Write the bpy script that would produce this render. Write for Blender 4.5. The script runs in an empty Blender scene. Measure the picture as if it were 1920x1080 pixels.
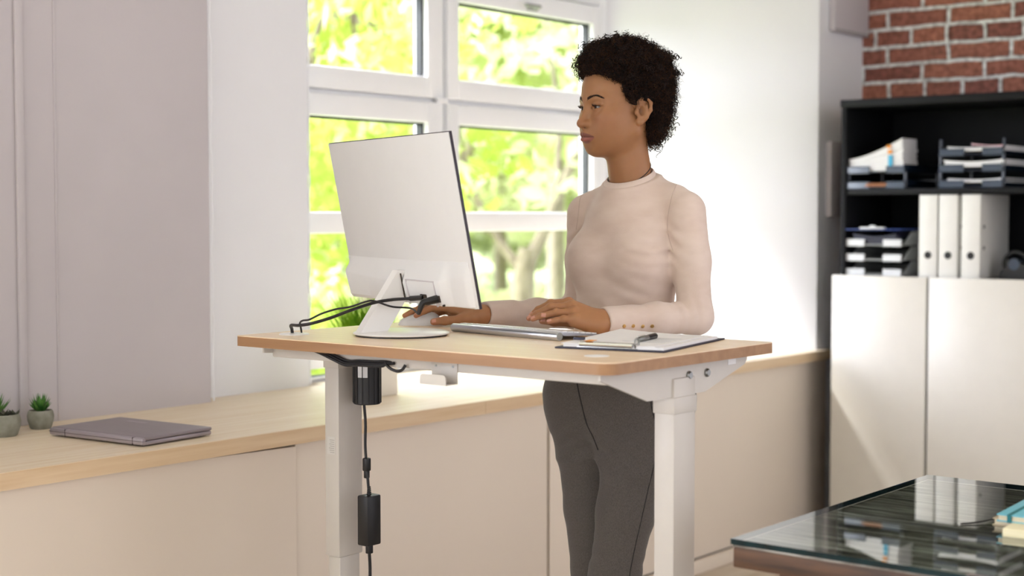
import bpy, bmesh, math, random
import numpy as np
from mathutils import Vector, Matrix

SC = bpy.context.scene
COL = SC.collection
random.seed(7)
RNG = np.random.default_rng(11)
PI = math.pi

# ------------------------------------------------------------------ camera, world, sun, exposure
cam_d = bpy.data.cameras.new('camera'); cam = bpy.data.objects.new('camera', cam_d); COL.objects.link(cam)
SC.camera = cam
cam.location = (0, 0, 1.30)
cam_d.sensor_width = 36.0
cam_d.lens = 53.175
cam.rotation_euler = (math.radians(90 - 2.786), 0, math.radians(38.9 - 90))
cam_d.clip_start = 0.05; cam_d.clip_end = 300
cam_d.dof.use_dof = True
cam_d.dof.focus_distance = 3.32
cam_d.dof.aperture_fstop = 2.6

world = bpy.data.worlds.new('overcast_spring_sky'); SC.world = world
world.use_nodes = True
wn = world.node_tree.nodes; wl = world.node_tree.links
wn.clear()
w_out = wn.new('ShaderNodeOutputWorld'); w_bg = wn.new('ShaderNodeBackground')
w_tc = wn.new('ShaderNodeTexCoord'); w_sx = wn.new('ShaderNodeSeparateXYZ')
w_map = wn.new('ShaderNodeMapRange')
wl.new(w_tc.outputs['Generated'], w_sx.inputs[0])
w_map.inputs['From Min'].default_value = 0.12; w_map.inputs['From Max'].default_value = 0.5
wl.new(w_sx.outputs['Y'], w_map.inputs['Value'])
SKY_FAR, SKY_LEFT, SKY_OUT = 1.7, 1.3, 12.0      # room side, the open left end of the room, outdoors
w_mapx = wn.new('ShaderNodeMapRange'); w_mapx.inputs['From Min'].default_value = 0.1; w_mapx.inputs['From Max'].default_value = -0.85
wl.new(w_sx.outputs['X'], w_mapx.inputs['Value'])
w_mix1 = wn.new('ShaderNodeMix'); w_mix1.data_type = 'RGBA'; w_mix2 = wn.new('ShaderNodeMix'); w_mix2.data_type = 'RGBA'
w_mix1.inputs[6].default_value = (0.98 * SKY_FAR, 0.965 * SKY_FAR, 1.06 * SKY_FAR, 1)
w_mix1.inputs[7].default_value = (0.95 * SKY_LEFT, 0.98 * SKY_LEFT, 1.03 * SKY_LEFT, 1)
w_mix2.inputs[7].default_value = (0.94 * SKY_OUT, 0.95 * SKY_OUT, 1.11 * SKY_OUT, 1)
wl.new(w_mapx.outputs[0], w_mix1.inputs[0]); wl.new(w_mix1.outputs[2], w_mix2.inputs[6]); wl.new(w_map.outputs[0], w_mix2.inputs[0])
wl.new(w_mix2.outputs[2], w_bg.inputs[0]); w_bg.inputs[1].default_value = 1.0
wl.new(w_bg.outputs[0], w_out.inputs[0])

sun_d = bpy.data.lights.new('sun', 'SUN'); sun = bpy.data.objects.new('sun', sun_d); COL.objects.link(sun)
sun_d.energy = 8.0; sun_d.angle = math.radians(9); sun_d.color = (1.0, 0.965, 0.96)
sun.location = (2, 12, 14)
sun.rotation_euler = Vector((0.55, -0.43, -0.715)).to_track_quat('-Z', 'Y').to_euler()

SC.view_settings.view_transform = 'Standard'
SC.view_settings.look = 'None'
SC.view_settings.exposure = 0.12
SC.view_settings.gamma = 1.0
SC.view_settings.use_curve_mapping = False

# ------------------------------------------------------------------ helpers
def lin(c):
    c = c / 255.0
    return c / 12.92 if c <= 0.04045 else ((c + 0.055) / 1.055) ** 2.4
def rgb(r, g, b): return (lin(r), lin(g), lin(b), 1.0)

MATS = {}
def mat(name, color, rough=0.5, metal=0.0, var=0.0, scale=20.0, stretch=(1, 1, 1), color2=None, bump=0.0,
        bump_scale=None, spec=0.5, detail=4.0, sheen=0.0, coat=0.0, sss=0.0, trans=0.0, lo=0.35, hi=0.65, bump_dist=0.002):
    if name in MATS: return MATS[name]
    m = bpy.data.materials.new(name); m.use_nodes = True
    n = m.node_tree.nodes; l = m.node_tree.links
    b = n['Principled BSDF']
    b.inputs['Base Color'].default_value = color
    b.inputs['Roughness'].default_value = rough
    b.inputs['Metallic'].default_value = metal
    b.inputs['Specular IOR Level'].default_value = spec
    if sheen: b.inputs['Sheen Weight'].default_value = sheen
    if coat: b.inputs['Coat Weight'].default_value = coat; b.inputs['Coat Roughness'].default_value = 0.05
    if sss:
        b.inputs['Subsurface Weight'].default_value = sss
        b.inputs['Subsurface Radius'].default_value = (1.0, 0.45, 0.25)
        b.inputs['Subsurface Scale'].default_value = 0.004
    tc = n.new('ShaderNodeTexCoord'); mp = n.new('ShaderNodeMapping')
    mp.inputs['Scale'].default_value = stretch
    l.new(tc.outputs['Object'], mp.inputs[0])
    ns = n.new('ShaderNodeTexNoise'); ns.inputs['Scale'].default_value = scale; ns.inputs['Detail'].default_value = detail
    l.new(mp.outputs[0], ns.inputs['Vector'])
    c2 = color2 or tuple(max(0, c * (1 - var)) for c in color[:3]) + (1,)
    rp = n.new('ShaderNodeValToRGB')
    rp.color_ramp.elements[0].position = lo; rp.color_ramp.elements[1].position = hi
    rp.color_ramp.elements[0].color = c2; rp.color_ramp.elements[1].color = color
    l.new(ns.outputs['Fac'], rp.inputs[0]); l.new(rp.outputs[0], b.inputs['Base Color'])
    if bump:
        bp = n.new('ShaderNodeBump'); bp.inputs['Strength'].default_value = bump; bp.inputs['Distance'].default_value = bump_dist
        nb = n.new('ShaderNodeTexNoise'); nb.inputs['Scale'].default_value = bump_scale or scale * 3; nb.inputs['Detail'].default_value = 3
        l.new(mp.outputs[0], nb.inputs['Vector'])
        l.new(nb.outputs['Fac'], bp.inputs['Height']); l.new(bp.outputs[0], b.inputs['Normal'])
    MATS[name] = m
    return m

def thin_glass(name, tint=(1, 1, 1, 1), rough=0.0, ior=1.45, gloss=1.0):
    m = bpy.data.materials.new(name); m.use_nodes = True
    n = m.node_tree.nodes; l = m.node_tree.links; n.clear()
    o = n.new('ShaderNodeOutputMaterial'); mx = n.new('ShaderNodeMixShader')
    t = n.new('ShaderNodeBsdfTransparent'); g = n.new('ShaderNodeBsdfGlossy'); f = n.new('ShaderNodeFresnel')
    t.inputs[0].default_value = tint; g.inputs['Roughness'].default_value = rough; f.inputs[0].default_value = ior
    mu = n.new('ShaderNodeMath'); mu.operation = 'MULTIPLY'; mu.inputs[1].default_value = gloss
    ge = n.new('ShaderNodeNewGeometry'); fr = n.new('ShaderNodeMath'); fr.operation = 'SUBTRACT'; fr.inputs[0].default_value = 1.0; fr.use_clamp = True
    m2 = n.new('ShaderNodeMath'); m2.operation = 'MULTIPLY'; m2.use_clamp = True
    l.new(ge.outputs['Backfacing'], fr.inputs[1]); l.new(f.outputs[0], mu.inputs[0]); l.new(mu.outputs[0], m2.inputs[0]); l.new(fr.outputs[0], m2.inputs[1]); l.new(m2.outputs[0], mx.inputs[0]); l.new(t.outputs[0], mx.inputs[1]); l.new(g.outputs[0], mx.inputs[2])
    l.new(mx.outputs[0], o.inputs[0])
    return m

def leafy(name, c1, c2, trans=0.5, scale=3.0):
    m = bpy.data.materials.new(name); m.use_nodes = True
    n = m.node_tree.nodes; l = m.node_tree.links; n.clear()
    o = n.new('ShaderNodeOutputMaterial'); mx = n.new('ShaderNodeMixShader'); mx.inputs[0].default_value = trans
    d = n.new('ShaderNodeBsdfDiffuse'); t = n.new('ShaderNodeBsdfTranslucent')
    tc = n.new('ShaderNodeTexCoord'); ns = n.new('ShaderNodeTexNoise'); ns.inputs['Scale'].default_value = scale
    rp = n.new('ShaderNodeValToRGB'); rp.color_ramp.elements[0].position = 0.35; rp.color_ramp.elements[1].position = 0.65
    rp.color_ramp.elements[0].color = c1; rp.color_ramp.elements[1].color = c2
    l.new(tc.outputs['Object'], ns.inputs[0]); l.new(ns.outputs['Fac'], rp.inputs[0])
    l.new(rp.outputs[0], d.inputs[0]); l.new(rp.outputs[0], t.inputs[0])
    l.new(d.outputs[0], mx.inputs[1]); l.new(t.outputs[0], mx.inputs[2]); l.new(mx.outputs[0], o.inputs[0])
    return m

class MB:
    """collects faces for ONE mesh"""
    def __init__(s): s.v = []; s.f = []; s.m = []
    def add(s, vs, fs, mi=0):
        o = len(s.v); s.v.extend([tuple(map(float, p)) for p in vs])
        s.f.extend([tuple(i + o for i in f) for f in fs]); s.m.extend([mi] * len(fs))
        return s
    def box(s, x0, x1, y0, y1, z0, z1, bev=0.0, mi=0, seg=2, M=None):
        bm = bmesh.new(); bmesh.ops.create_cube(bm, size=1.0)
        for v in bm.verts:
            v.co = Vector(((x0 + x1) / 2 + v.co.x * (x1 - x0), (y0 + y1) / 2 + v.co.y * (y1 - y0), (z0 + z1) / 2 + v.co.z * (z1 - z0)))
        if bev > 0:
            bmesh.ops.bevel(bm, geom=bm.edges[:], offset=bev, segments=seg, affect='EDGES', profile=0.5)
        bm.verts.index_update()
        vs = [(M @ v.co if M else v.co.copy()) for v in bm.verts]
        s.add(vs, [[v.index for v in f.verts] for f in bm.faces], mi); bm.free(); return s
    def tube(s, pts, r, n=8, caps=True, closed=False, mi=0, flat=1.0):
        pts = [Vector(p) for p in pts]; N = len(pts)
        rr = r if callable(r) else ((lambda t: r) if not isinstance(r, (list, tuple)) else (lambda t: float(np.interp(t, np.linspace(0, 1, len(r)), r))))
        vs = []; up = None
        for i in range(N):
            if closed: t = (pts[(i + 1) % N] - pts[i - 1]).normalized()
            else: t = (pts[min(i + 1, N - 1)] - pts[max(i - 1, 0)]).normalized()
            if up is None:
                up = Vector((0, 0, 1)) if abs(t.z) < 0.9 else Vector((1, 0, 0))
            a = t.cross(up)
            if a.length < 1e-6: a = t.orthogonal()
            a.normalize(); up = a.cross(t).normalized()
            R = rr(i / max(1, N - 1))
            for k in range(n):
                an = 2 * PI * k / n
                vs.append(pts[i] + a * (R * math.cos(an)) + up * (R * flat * math.sin(an)))
        fs = []
        for i in range(N if closed else N - 1):
            j = (i + 1) % N
            for k in range(n):
                fs.append((i * n + k, i * n + (k + 1) % n, j * n + (k + 1) % n, j * n + k))
        if caps and not closed:
            fs.append(tuple(range(n - 1, -1, -1))); fs.append(tuple((N - 1) * n + k for k in range(n)))
        return s.add(vs, fs, mi)
    def cyl(s, p0, p1, r, n=24, mi=0, r1=None):
        return s.tube([p0, p1], [r, r if r1 is None else r1], n, True, False, mi)
    def lathe(s, prof, n=32, c=(0, 0, 0), mi=0, cap=True, sx=1.0, sy=1.0):
        vs = []; fs = []
        for (r, z) in prof:
            for k in range(n):
                a = 2 * PI * k / n
                vs.append((c[0] + r * sx * math.cos(a), c[1] + r * sy * math.sin(a), c[2] + z))
        for i in range(len(prof) - 1):
            for k in range(n):
                fs.append((i * n + k, i * n + (k + 1) % n, (i + 1) * n + (k + 1) % n, (i + 1) * n + k))
        if cap:
            fs.append(tuple(range(n - 1, -1, -1))); fs.append(tuple((len(prof) - 1) * n + k for k in range(n)))
        return s.add(vs, fs, mi)
    def prism(s, poly, fn, t0, t1, mi=0):
        """poly: 2-D outline; fn(a,b,t) -> 3-D"""
        n = len(poly)
        vs = [fn(a, b, t0) for a, b in poly] + [fn(a, b, t1) for a, b in poly]
        fs = [tuple(range(n - 1, -1, -1)), tuple(range(n, 2 * n))] + [(i, (i + 1) % n, n + (i + 1) % n, n + i) for i in range(n)]
        return s.add(vs, fs, mi)

def fix(me, angle=35, smooth=True):
    bm = bmesh.new(); bm.from_mesh(me)
    bmesh.ops.recalc_face_normals(bm, faces=bm.faces[:]); bm.to_mesh(me); bm.free()
    if smooth:
        me.polygons.foreach_set('use_smooth', [True] * len(me.polygons))
        me.set_sharp_from_angle(angle=math.radians(angle))

def obj(name, mb, mats, parent=None, loc=(0, 0, 0), rotz=0.0, angle=35, recalc=True, rot=None):
    me = bpy.data.meshes.new(name)
    me.from_pydata(mb.v, [], mb.f)
    if not isinstance(mats, (list, tuple)): mats = [mats]
    for m in mats: me.materials.append(m)
    if len(mats) > 1: me.polygons.foreach_set('material_index', mb.m)
    if recalc: fix(me, angle)
    o = bpy.data.objects.new(name, me); COL.objects.link(o)
    o.location = loc; o.rotation_euler = rot if rot is not None else (0, 0, rotz)
    if parent is not None: o.parent = parent
    return o

def np_obj(name, V, F, mats, parent=None, smooth=True, colors=None):
    """V (n,3), F (m,4) or (m,3) arrays -> one mesh object"""
    me = bpy.data.meshes.new(name)
    V = np.asarray(V, np.float32); F = np.asarray(F, np.int32)
    k = F.shape[1]
    me.vertices.add(len(V)); me.vertices.foreach_set('co', V.ravel())
    me.loops.add(F.size); me.loops.foreach_set('vertex_index', F.ravel())
    me.polygons.add(len(F)); me.polygons.foreach_set('loop_start', np.arange(0, F.size, k, dtype=np.int32))
    me.update(calc_edges=True)
    for m in (mats if isinstance(mats, (list, tuple)) else [mats]): me.materials.append(m)
    me.polygons.foreach_set('use_smooth', np.full(len(F), smooth))
    if colors is not None:
        at = me.attributes.new('tint', 'FLOAT_COLOR', 'POINT')
        at.data.foreach_set('color', np.asarray(colors, np.float32).ravel())
    o = bpy.data.objects.new(name, me); COL.objects.link(o)
    if parent is not None: o.parent = parent
    return o

def thing(name, label, cat, loc=(0, 0, 0), rotz=0.0, group=None, rot=None):
    o = bpy.data.objects.new(name, None); COL.objects.link(o)
    o.empty_display_size = 0.05
    o.location = loc; o.rotation_euler = rot if rot is not None else (0, 0, rotz)
    return tag(o, label, cat, group)
def tag(o, label, cat, group=None, kind=None):
    o['label'] = label; o['category'] = cat
    if group: o['group'] = group
    if kind: o['kind'] = kind
    return o
def struct(o): o['kind'] = 'structure'; return o

def bez(pts, n=12):
    """Catmull-Rom through points"""
    P = [Vector(p) for p in pts]; P = [P[0] * 2 - P[1]] + P + [P[-1] * 2 - P[-2]]
    out = []
    for i in range(1, len(P) - 2):
        for k in range(n):
            t = k / n
            a, b, c, d = P[i - 1], P[i], P[i + 1], P[i + 2]
            out.append(0.5 * ((2 * b) + (c - a) * t + (2 * a - 5 * b + 4 * c - d) * t * t + (3 * b - a - 3 * c + d) * t ** 3))
    out.append(P[-2]); return out

# ------------------------------------------------------------------ materials
M_wall = mat('grey_plaster', rgb(201, 195, 198), 0.75, var=0.05, scale=2.5, bump=0.12, bump_scale=60)  # darker grey than the plaster beside the window
M_reveal = mat('white_plaster', rgb(240, 241, 245), 0.7, var=0.03, scale=2.0, bump=0.1, bump_scale=60)
M_upvc = mat('white_window_plastic', rgb(250, 251, 253), 0.35, var=0.02)
M_seal = mat('black_rubber_seal', rgb(34, 36, 38), 0.6, var=0.2)
M_sill = mat('pale_oak_laminate', rgb(242, 228, 206), 0.42, scale=6, stretch=(0.5, 9, 9), color2=rgb(230, 210, 180), detail=6, lo=0.3, hi=0.7)
M_sillfront = mat('oak_edge_band', rgb(232, 208, 172), 0.45, scale=6, stretch=(0.5, 9, 9), color2=rgb(218, 188, 148), detail=6, lo=0.3, hi=0.7)
M_panel = mat('cream_lacquered_panel', rgb(232, 219, 202), 0.5, var=0.03, scale=1.6)
M_gap = mat('dark_gap', rgb(60, 50, 42), 0.9, var=0.2)
M_desk = mat('beech_laminate', rgb(244, 222, 192), 0.36, scale=5, stretch=(10, 0.6, 10), color2=rgb(236, 208, 172), detail=6, lo=0.3, hi=0.7)
M_deskedge = mat('beech_edge_band', rgb(166, 126, 88), 0.45, scale=5, stretch=(10, 0.6, 10), color2=rgb(148, 108, 72), detail=6, lo=0.3, hi=0.7)
M_steel = mat('white_powder_coat', rgb(206, 200, 191), 0.42, var=0.02, bump=0.05, bump_scale=900)
M_bolt = mat('zinc_bolt', rgb(150, 152, 150), 0.35, metal=0.9, var=0.2)
M_black = mat('black_plastic', rgb(22, 22, 23), 0.42, var=0.25)
M_cable = mat('black_rubber_cable', rgb(24, 22, 24), 0.5, var=0.2)
M_white = mat('glossy_white_plastic', rgb(238, 236, 233), 0.28, var=0.015)
M_shell = mat('satin_white_shell', rgb(222, 221, 221), 0.4, var=0.015)
M_screen = mat('black_glass_screen', rgb(12, 13, 16), 0.12)
M_bezel = mat('dark_bezel', rgb(42, 34, 46), 0.4, var=0.1)
M_alu = mat('brushed_aluminium', rgb(214, 216, 222), 0.28, metal=0.85, var=0.05, scale=40, stretch=(1, 0.05, 1))
M_key = mat('white_keycap', rgb(240, 240, 240), 0.4, var=0.02)
M_paper = mat('white_paper', rgb(244, 243, 244), 0.7, var=0.02)
M_navy = mat('navy_vinyl', rgb(34, 34, 58), 0.45, var=0.15)
M_chrome = mat('chrome', rgb(205, 206, 208), 0.2, metal=0.9, var=0.05)
M_ink = mat('pale_grey_print', rgb(205, 208, 216), 0.7, var=0.1)
M_lapgrey = mat('purple_grey_metal', rgb(150, 142, 148), 0.42, metal=0.4, var=0.06, scale=60, stretch=(1, 0.1, 1))
M_lapside = mat('silver_grey_edge', rgb(172, 164, 172), 0.35, metal=0.5, var=0.05)
M_concrete = mat('grey_concrete', rgb(150, 150, 138), 0.85, scale=40, color2=rgb(128, 128, 115), bump=0.3, bump_scale=120)
M_soil = mat('brown_gravel', rgb(150, 128, 104), 0.95, scale=120, color2=rgb(92, 70, 52), bump=0.8, bump_scale=200)
M_succ = mat('succulent_green', rgb(96, 150, 60), 0.45, scale=25, color2=rgb(46, 96, 36))
M_succd = mat('dark_succulent', rgb(70, 78, 60), 0.5, scale=40, color2=rgb(52, 48, 46))
M_grass = leafy('fresh_grass_blades', rgb(96, 160, 40), rgb(168, 208, 60), 0.35, 20)
M_pot = mat('cream_ceramic', rgb(232, 226, 214), 0.5, var=0.03)
M_bookblack = mat('black_melamine', rgb(16, 16, 19), 0.6, var=0.15, spec=0.2)
M_door = mat('ivory_gloss_door', rgb(226, 222, 212), 0.3, var=0.02)
M_binder = mat('white_binder_board', rgb(232, 230, 224), 0.45, var=0.03)
M_hole = mat('black_hole_ring', rgb(18, 18, 18), 0.4, var=0.1)
M_smoke = mat('smoke_blue_acrylic', rgb(16, 28, 44), 0.12, var=0.1, spec=0.6)
M_greytray = mat('grey_tray_plastic', rgb(150, 152, 150), 0.4, var=0.04)
M_tablabel = mat('white_label_card', rgb(222, 224, 226), 0.5, var=0.02)
M_blue = mat('blue_card', rgb(48, 72, 140), 0.5, var=0.1)
M_orange = mat('orange_sticky_tab', rgb(236, 150, 40), 0.6, var=0.05)
M_cyan = mat('cyan_sticky_tab', rgb(70, 180, 220), 0.6, var=0.05)
M_pink = mat('pale_pink_paper', rgb(220, 180, 190), 0.7, var=0.05)
M_brass = mat('gold_button', rgb(214, 178, 120), 0.28, metal=0.9, var=0.08)
M_bark = mat('grey_brown_bark', rgb(158, 146, 132), 0.9, scale=14, stretch=(3, 3, 0.6), color2=rgb(116, 104, 92), bump=0.4, bump_scale=30, bump_dist=0.02)
M_floor = mat('light_oak_floor', rgb(210, 197, 180), 0.45, scale=4, stretch=(0.5, 6, 1), color2=rgb(188, 170, 148))
M_ceil = mat('white_ceiling_paint', rgb(238, 236, 232), 0.8, var=0.02)
M_lawn = mat('spring_lawn', rgb(176, 194, 124), 0.95, scale=0.8, color2=rgb(150, 172, 98), detail=6)
M_facade = mat('pale_render', rgb(210, 205, 196), 0.9, var=0.05)
M_glass = thin_glass('window_glass', (0.985, 1, 0.99, 1), 0, 1.45, 0.6)
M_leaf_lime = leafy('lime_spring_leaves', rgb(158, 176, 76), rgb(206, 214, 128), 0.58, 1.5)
M_leaf_pale = leafy('haze_paled_leaves', rgb(200, 206, 160), rgb(228, 230, 200), 0.58, 1.2)  # leaf colour paled to stand in for outdoor haze
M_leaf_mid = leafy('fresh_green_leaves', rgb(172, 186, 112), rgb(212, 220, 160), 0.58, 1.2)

M_leaf_far = leafy('hazy spring leaves'.replace(' ', '_'), rgb(214, 218, 186), rgb(234, 236, 214), 0.5, 0.6)  # distance haze painted into the far leaf colour
# bricks: procedural brick wall
def brick_material():
    m = bpy.data.materials.new('red_brick_masonry'); m.use_nodes = True
    n = m.node_tree.nodes; l = m.node_tree.links; b = n['Principled BSDF']
    tc = n.new('ShaderNodeTexCoord'); sx = n.new('ShaderNodeSeparateXYZ'); cx = n.new('ShaderNodeCombineXYZ')
    l.new(tc.outputs['Object'], sx.inputs[0]); l.new(sx.outputs['Y'], cx.inputs['X']); l.new(sx.outputs['Z'], cx.inputs['Y'])
    nz = n.new('ShaderNodeTexNoise'); nz.inputs['Scale'].default_value = 9; nz.inputs['Detail'].default_value = 2
    l.new(cx.outputs[0], nz.inputs[0])
    va = n.new('ShaderNodeVectorMath'); va.operation = 'SCALE'; va.inputs['Scale'].default_value = 0.018
    l.new(nz.outputs['Color'], va.inputs[0])
    ad = n.new('ShaderNodeVectorMath'); ad.operation = 'ADD'; l.new(cx.outputs[0], ad.inputs[0]); l.new(va.outputs[0], ad.inputs[1])
    br = n.new('ShaderNodeTexBrick'); l.new(ad.outputs[0], br.inputs['Vector'])
    br.inputs['Scale'].default_value = 1.0; br.inputs['Brick Width'].default_value = 0.265; br.inputs['Row Height'].default_value = 0.0745
    br.inputs['Mortar Size'].default_value = 0.0095; br.inputs['Mortar Smooth'].default_value = 0.4
    br.inputs['Color1'].default_value = rgb(168, 108, 88); br.inputs['Color2'].default_value = rgb(136, 84, 74); br.inputs['Mortar'].default_value = rgb(228, 230, 230)
    br.offset = 0.42; br.offset_frequency = 2; br.squash = 0.6; br.squash_frequency = 3
    n2 = n.new('ShaderNodeTexNoise'); n2.inputs['Scale'].default_value = 45; l.new(cx.outputs[0], n2.inputs[0])
    rp = n.new('ShaderNodeValToRGB'); rp.color_ramp.elements[0].color = (0.5, 0.47, 0.46, 1); rp.color_ramp.elements[1].color = (1.2, 1.2, 1.2, 1)
    rp.color_ramp.elements[0].position = 0.3; rp.color_ramp.elements[1].position = 0.7
    l.new(n2.outputs['Fac'], rp.inputs[0])
    mx = n.new('ShaderNodeMix'); mx.data_type = 'RGBA'; mx.blend_type = 'MULTIPLY'; mx.inputs[0].default_value = 1.0
    l.new(br.outputs['Color'], mx.inputs[6]); l.new(rp.outputs[0], mx.inputs[7])
    l.new(mx.outputs[2], b.inputs['Base Color']); b.inputs['Roughness'].default_value = 0.85
    bp = n.new('ShaderNodeBump'); bp.inputs['Strength'].default_value = 0.9; bp.inputs['Distance'].default_value = 0.012; bp.invert = True
    l.new(br.outputs['Fac'], bp.inputs['Height']); l.new(bp.outputs[0], b.inputs['Normal'])
    return m
M_brick = brick_material()

# ------------------------------------------------------------------ the room
YW = 3.57          # inner face of the window wall beside the window
YP = 3.49          # face of the left pier
ZS = 0.745         # top of the sill worktop
def sbox(name, m, *b, bev=0.0):
    return struct(obj(name, MB().box(*b, bev=bev), m))
sbox('floor', M_floor, -3.8, 6.3, -4.0, 3.735, -0.05, 0.0)
sbox('ceiling', M_ceil, -3.8, 6.3, -4.0, 3.735, 2.85, 2.95)
w = MB()
w.box(0.1, 3.38, YW, 3.735, 0, 2.85)                  # between the two windows
w.box(-3.8, -3.6, YW, 3.735, 0, 2.85); w.box(-3.6, 0.1, 3.60, 3.735, 0, 0.70); w.box(-3.6, 0.1, 3.60, 3.735, 2.36, 2.85)
w.box(3.38, 5.14, 3.60, 3.735, 0, 0.70)               # under the window
w.box(3.38, 5.14, 3.60, 3.735, 2.36, 2.85)            # over the window
w.box(5.16, 6.3, 3.705, 3.735, 0, 2.85)
struct(obj('wall_back', w, M_reveal))
pier = MB().prism([(0.15, YW), (0.15, YP), (2.905, YP), (2.915, YP + 0.01), (2.915, YW)], lambda a, b, t: (a, b, t), ZS, 2.85)
struct(obj('wall_left', pier, M_wall))
# right pier: splayed white reveal and a face looking into the room
rp_ = MB().prism([(5.145, 3.70), (5.145, 3.57), (5.59, 2.91), (6.02, 2.91), (6.02, 3.70)], lambda a, b, t: (a, b, t), 0, 2.85)
struct(obj('wall_front', rp_, M_reveal))
bw = MB().box(5.985, 6.25, -0.3, 2.96, 0, 2.85)
struct(obj('wall_right', bw, M_brick))
# vertical cable duct and joint strips on the left pier
d = MB().box(2.262, 2.285, YP - 0.012, YP, ZS, 2.84, bev=0.004)
struct(obj('trim_1', d, M_wall))
d = MB().box(2.381, 2.388, YP - 0.003, YP, ZS, 2.84, bev=0.001)
struct(obj('trim_2', d, M_wall))
d = MB().tube([(2.917 + 0.003 * math.sin(k * 2.1) + 0.002 * math.sin(k * 5.3), YP - 0.001, ZS + 0.004 + k * 0.055) for k in range(38)], 0.003, 6)
struct(obj('trim_3', d, M_reveal))
d = MB().tube([(3.383 + 0.003 * math.sin(k * 2.7 + 1), YW - 0.001, ZS + 0.004 + k * 0.055) for k in range(38)], 0.003, 6)
struct(obj('trim_4', d, M_reveal))
# thin joint where the sill meets the pier
struct(obj('baseboard_back', MB().box(-3.0, 5.59, 2.872, 2.892, 0, 0.05, bev=0.003), M_panel))

# boxes fixed on the right pier
t = thing('wall_box', 'pale grey box mounted high on the pier beside the brick wall', 'wall box', (5.83, 2.91, 2.05))
obj('case', MB().box(-0.160, 0.152, -0.030, 0.0, 0.0, 0.5, bev=0.006), M_wall, t)
obj('lid_seam', MB().box(-0.156, 0.148, -0.0315, -0.029, 0.004, 0.010), M_greytray, t)
t = thing('cable_cover', 'slim grey vertical cable cover on the pier beside the black bookcase', 'cable cover', (5.705, 2.91, 1.29))
obj('cover', MB().box(-0.045, 0.045, -0.025, 0.0, 0.0, 0.31, bev=0.006), M_wall, t)

# ------------------------------------------------------------------ window
win = struct(bpy.data.objects.new('window_1', None)); COL.objects.link(win); win.location = (3.38, 3.64, ZS)
def wx(x): return x - 3.38
def wz(z): return z - ZS
FY0, FY1 = 0.0, 0.07       # frame depth (local y)
f = MB()
def wbar(mb, x0, x1, z0, z1, y0=FY0, y1=FY1, bev=0.006): mb.box(wx(x0), wx(x1), y0, y1, wz(z0), wz(z1), bev=bev)
# fixed outer frame
wbar(f, 3.30, 3.375, ZS, 2.36, 0.012, 0.09); wbar(f, 5.10, 5.16, ZS, 2.36, 0.012, 0.09)
wbar(f, 3.30, 5.16, 2.155, 2.36, 0.013, 0.089); wbar(f, 4.124, 4.138, ZS, 2.16, 0.02, 0.091)
wbar(f, 3.31, 5.15, 1.702, 1.716, 0.021, 0.088); wbar(f, 3.31, 5.15, ZS - 0.03, ZS + 0.004, 0.014, 0.087)
obj('window_frame', f, M_upvc, win)
def sash(x0, x1, z0, z1, bars, label=None, sl=0.062, st=0.075):
    s = MB()
    wbar(s, x0, x0 + sl, z0, z1); wbar(s, x1 - sl, x1, z0, z1)
    xi0, xi1 = x0 + sl - 0.004, x1 - sl + 0.004
    wbar(s, xi0, xi1, z1 - st, z1 - 0.0005, 0.0006, FY1 - .001); wbar(s, xi0, xi1, z0 + 0.0005, z0 + bars[0], 0.0006, FY1 - .001, min(0.006, bars[0] * .4))
    for (a, b) in bars[1:]: wbar(s, xi0, xi1, a, b, 0.004, FY1 - .002)
    so = obj('sash', s, M_upvc, win)
    g = MB(); sx0, sx1, sz0, sz1 = x0 + sl, x1 - sl, z0 + bars[0], z1 - st
    for (a, b, c, dd) in ((sx0 - .002, sx0 + 0.006, sz0, sz1), (sx1 - 0.010, sx1 + .002, sz0, sz1), (sx0, sx1, sz1 - 0.007, sz1 + .002), (sx0, sx1, sz0 - .002, sz0 + 0.003)):
        wbar(g, a, b, c, dd, 0.022, 0.05, 0)
    obj('seal', g, M_seal, so)
    p = MB().box(wx(sx0), wx(sx1), 0.032, 0.038, wz(sz0), wz(sz1))
    obj('pane', p, M_glass, so)
sash(3.34, 4.118, 1.716, 2.150, [0.075], sl=0.085)
sash(4.144, 5.10, 1.716, 2.150, [0.075])
sash(3.34, 4.118, ZS + 0.006, 1.702, [0.008, (1.236, 1.308), (0.787, 0.842)], sl=0.085)
sash(4.144, 5.10, ZS + 0.006, 1.702, [0.008, (1.236, 1.308), (0.787, 0.842)])
h = MB().box(wx(4.60), wx(4.66), -0.012, 0.0, wz(2.085), wz(2.11), bev=0.004)
h.box(wx(4.622), wx(4.640), -0.04, -0.008, wz(2.09), wz(2.106), bev=0.004)
h.box(wx(4.55), wx(4.64), -0.045, -0.028, wz(2.092), wz(2.104), bev=0.004)
obj('handle', h, M_greytray, win)
hg = MB()
for zz in (1.705, 1.712): hg.cyl((wx(4.075), -0.006, wz(zz)), (wx(4.13), -0.006, wz(zz)), 0.006, 10)
obj('hinge', hg, M_upvc, win)

# the next window of the row, left of the pier (outside the picture, it lights the room)
win2 = struct(bpy.data.objects.new('window_2', None)); COL.objects.link(win2); win2.location = (-1.75, 3.64, ZS)
f2 = MB()
for k in range(5): f2.box(-1.85 + k * 0.9125 - 0.035, -1.85 + k * 0.9125 + 0.035, 0.0, 0.07, -0.04, 1.62, bev=0.005)
for z_ in (-0.03, 0.53, 0.93, 1.57): f2.box(-1.85, 1.85, 0.003, 0.067, z_ - 0.035, z_ + 0.035, bev=0.005)
obj('window_frame', f2, M_upvc, win2)
obj('pane', MB().box(-1.84, 1.84, 0.032, 0.038, -0.03, 1.57), M_glass, win2)

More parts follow.
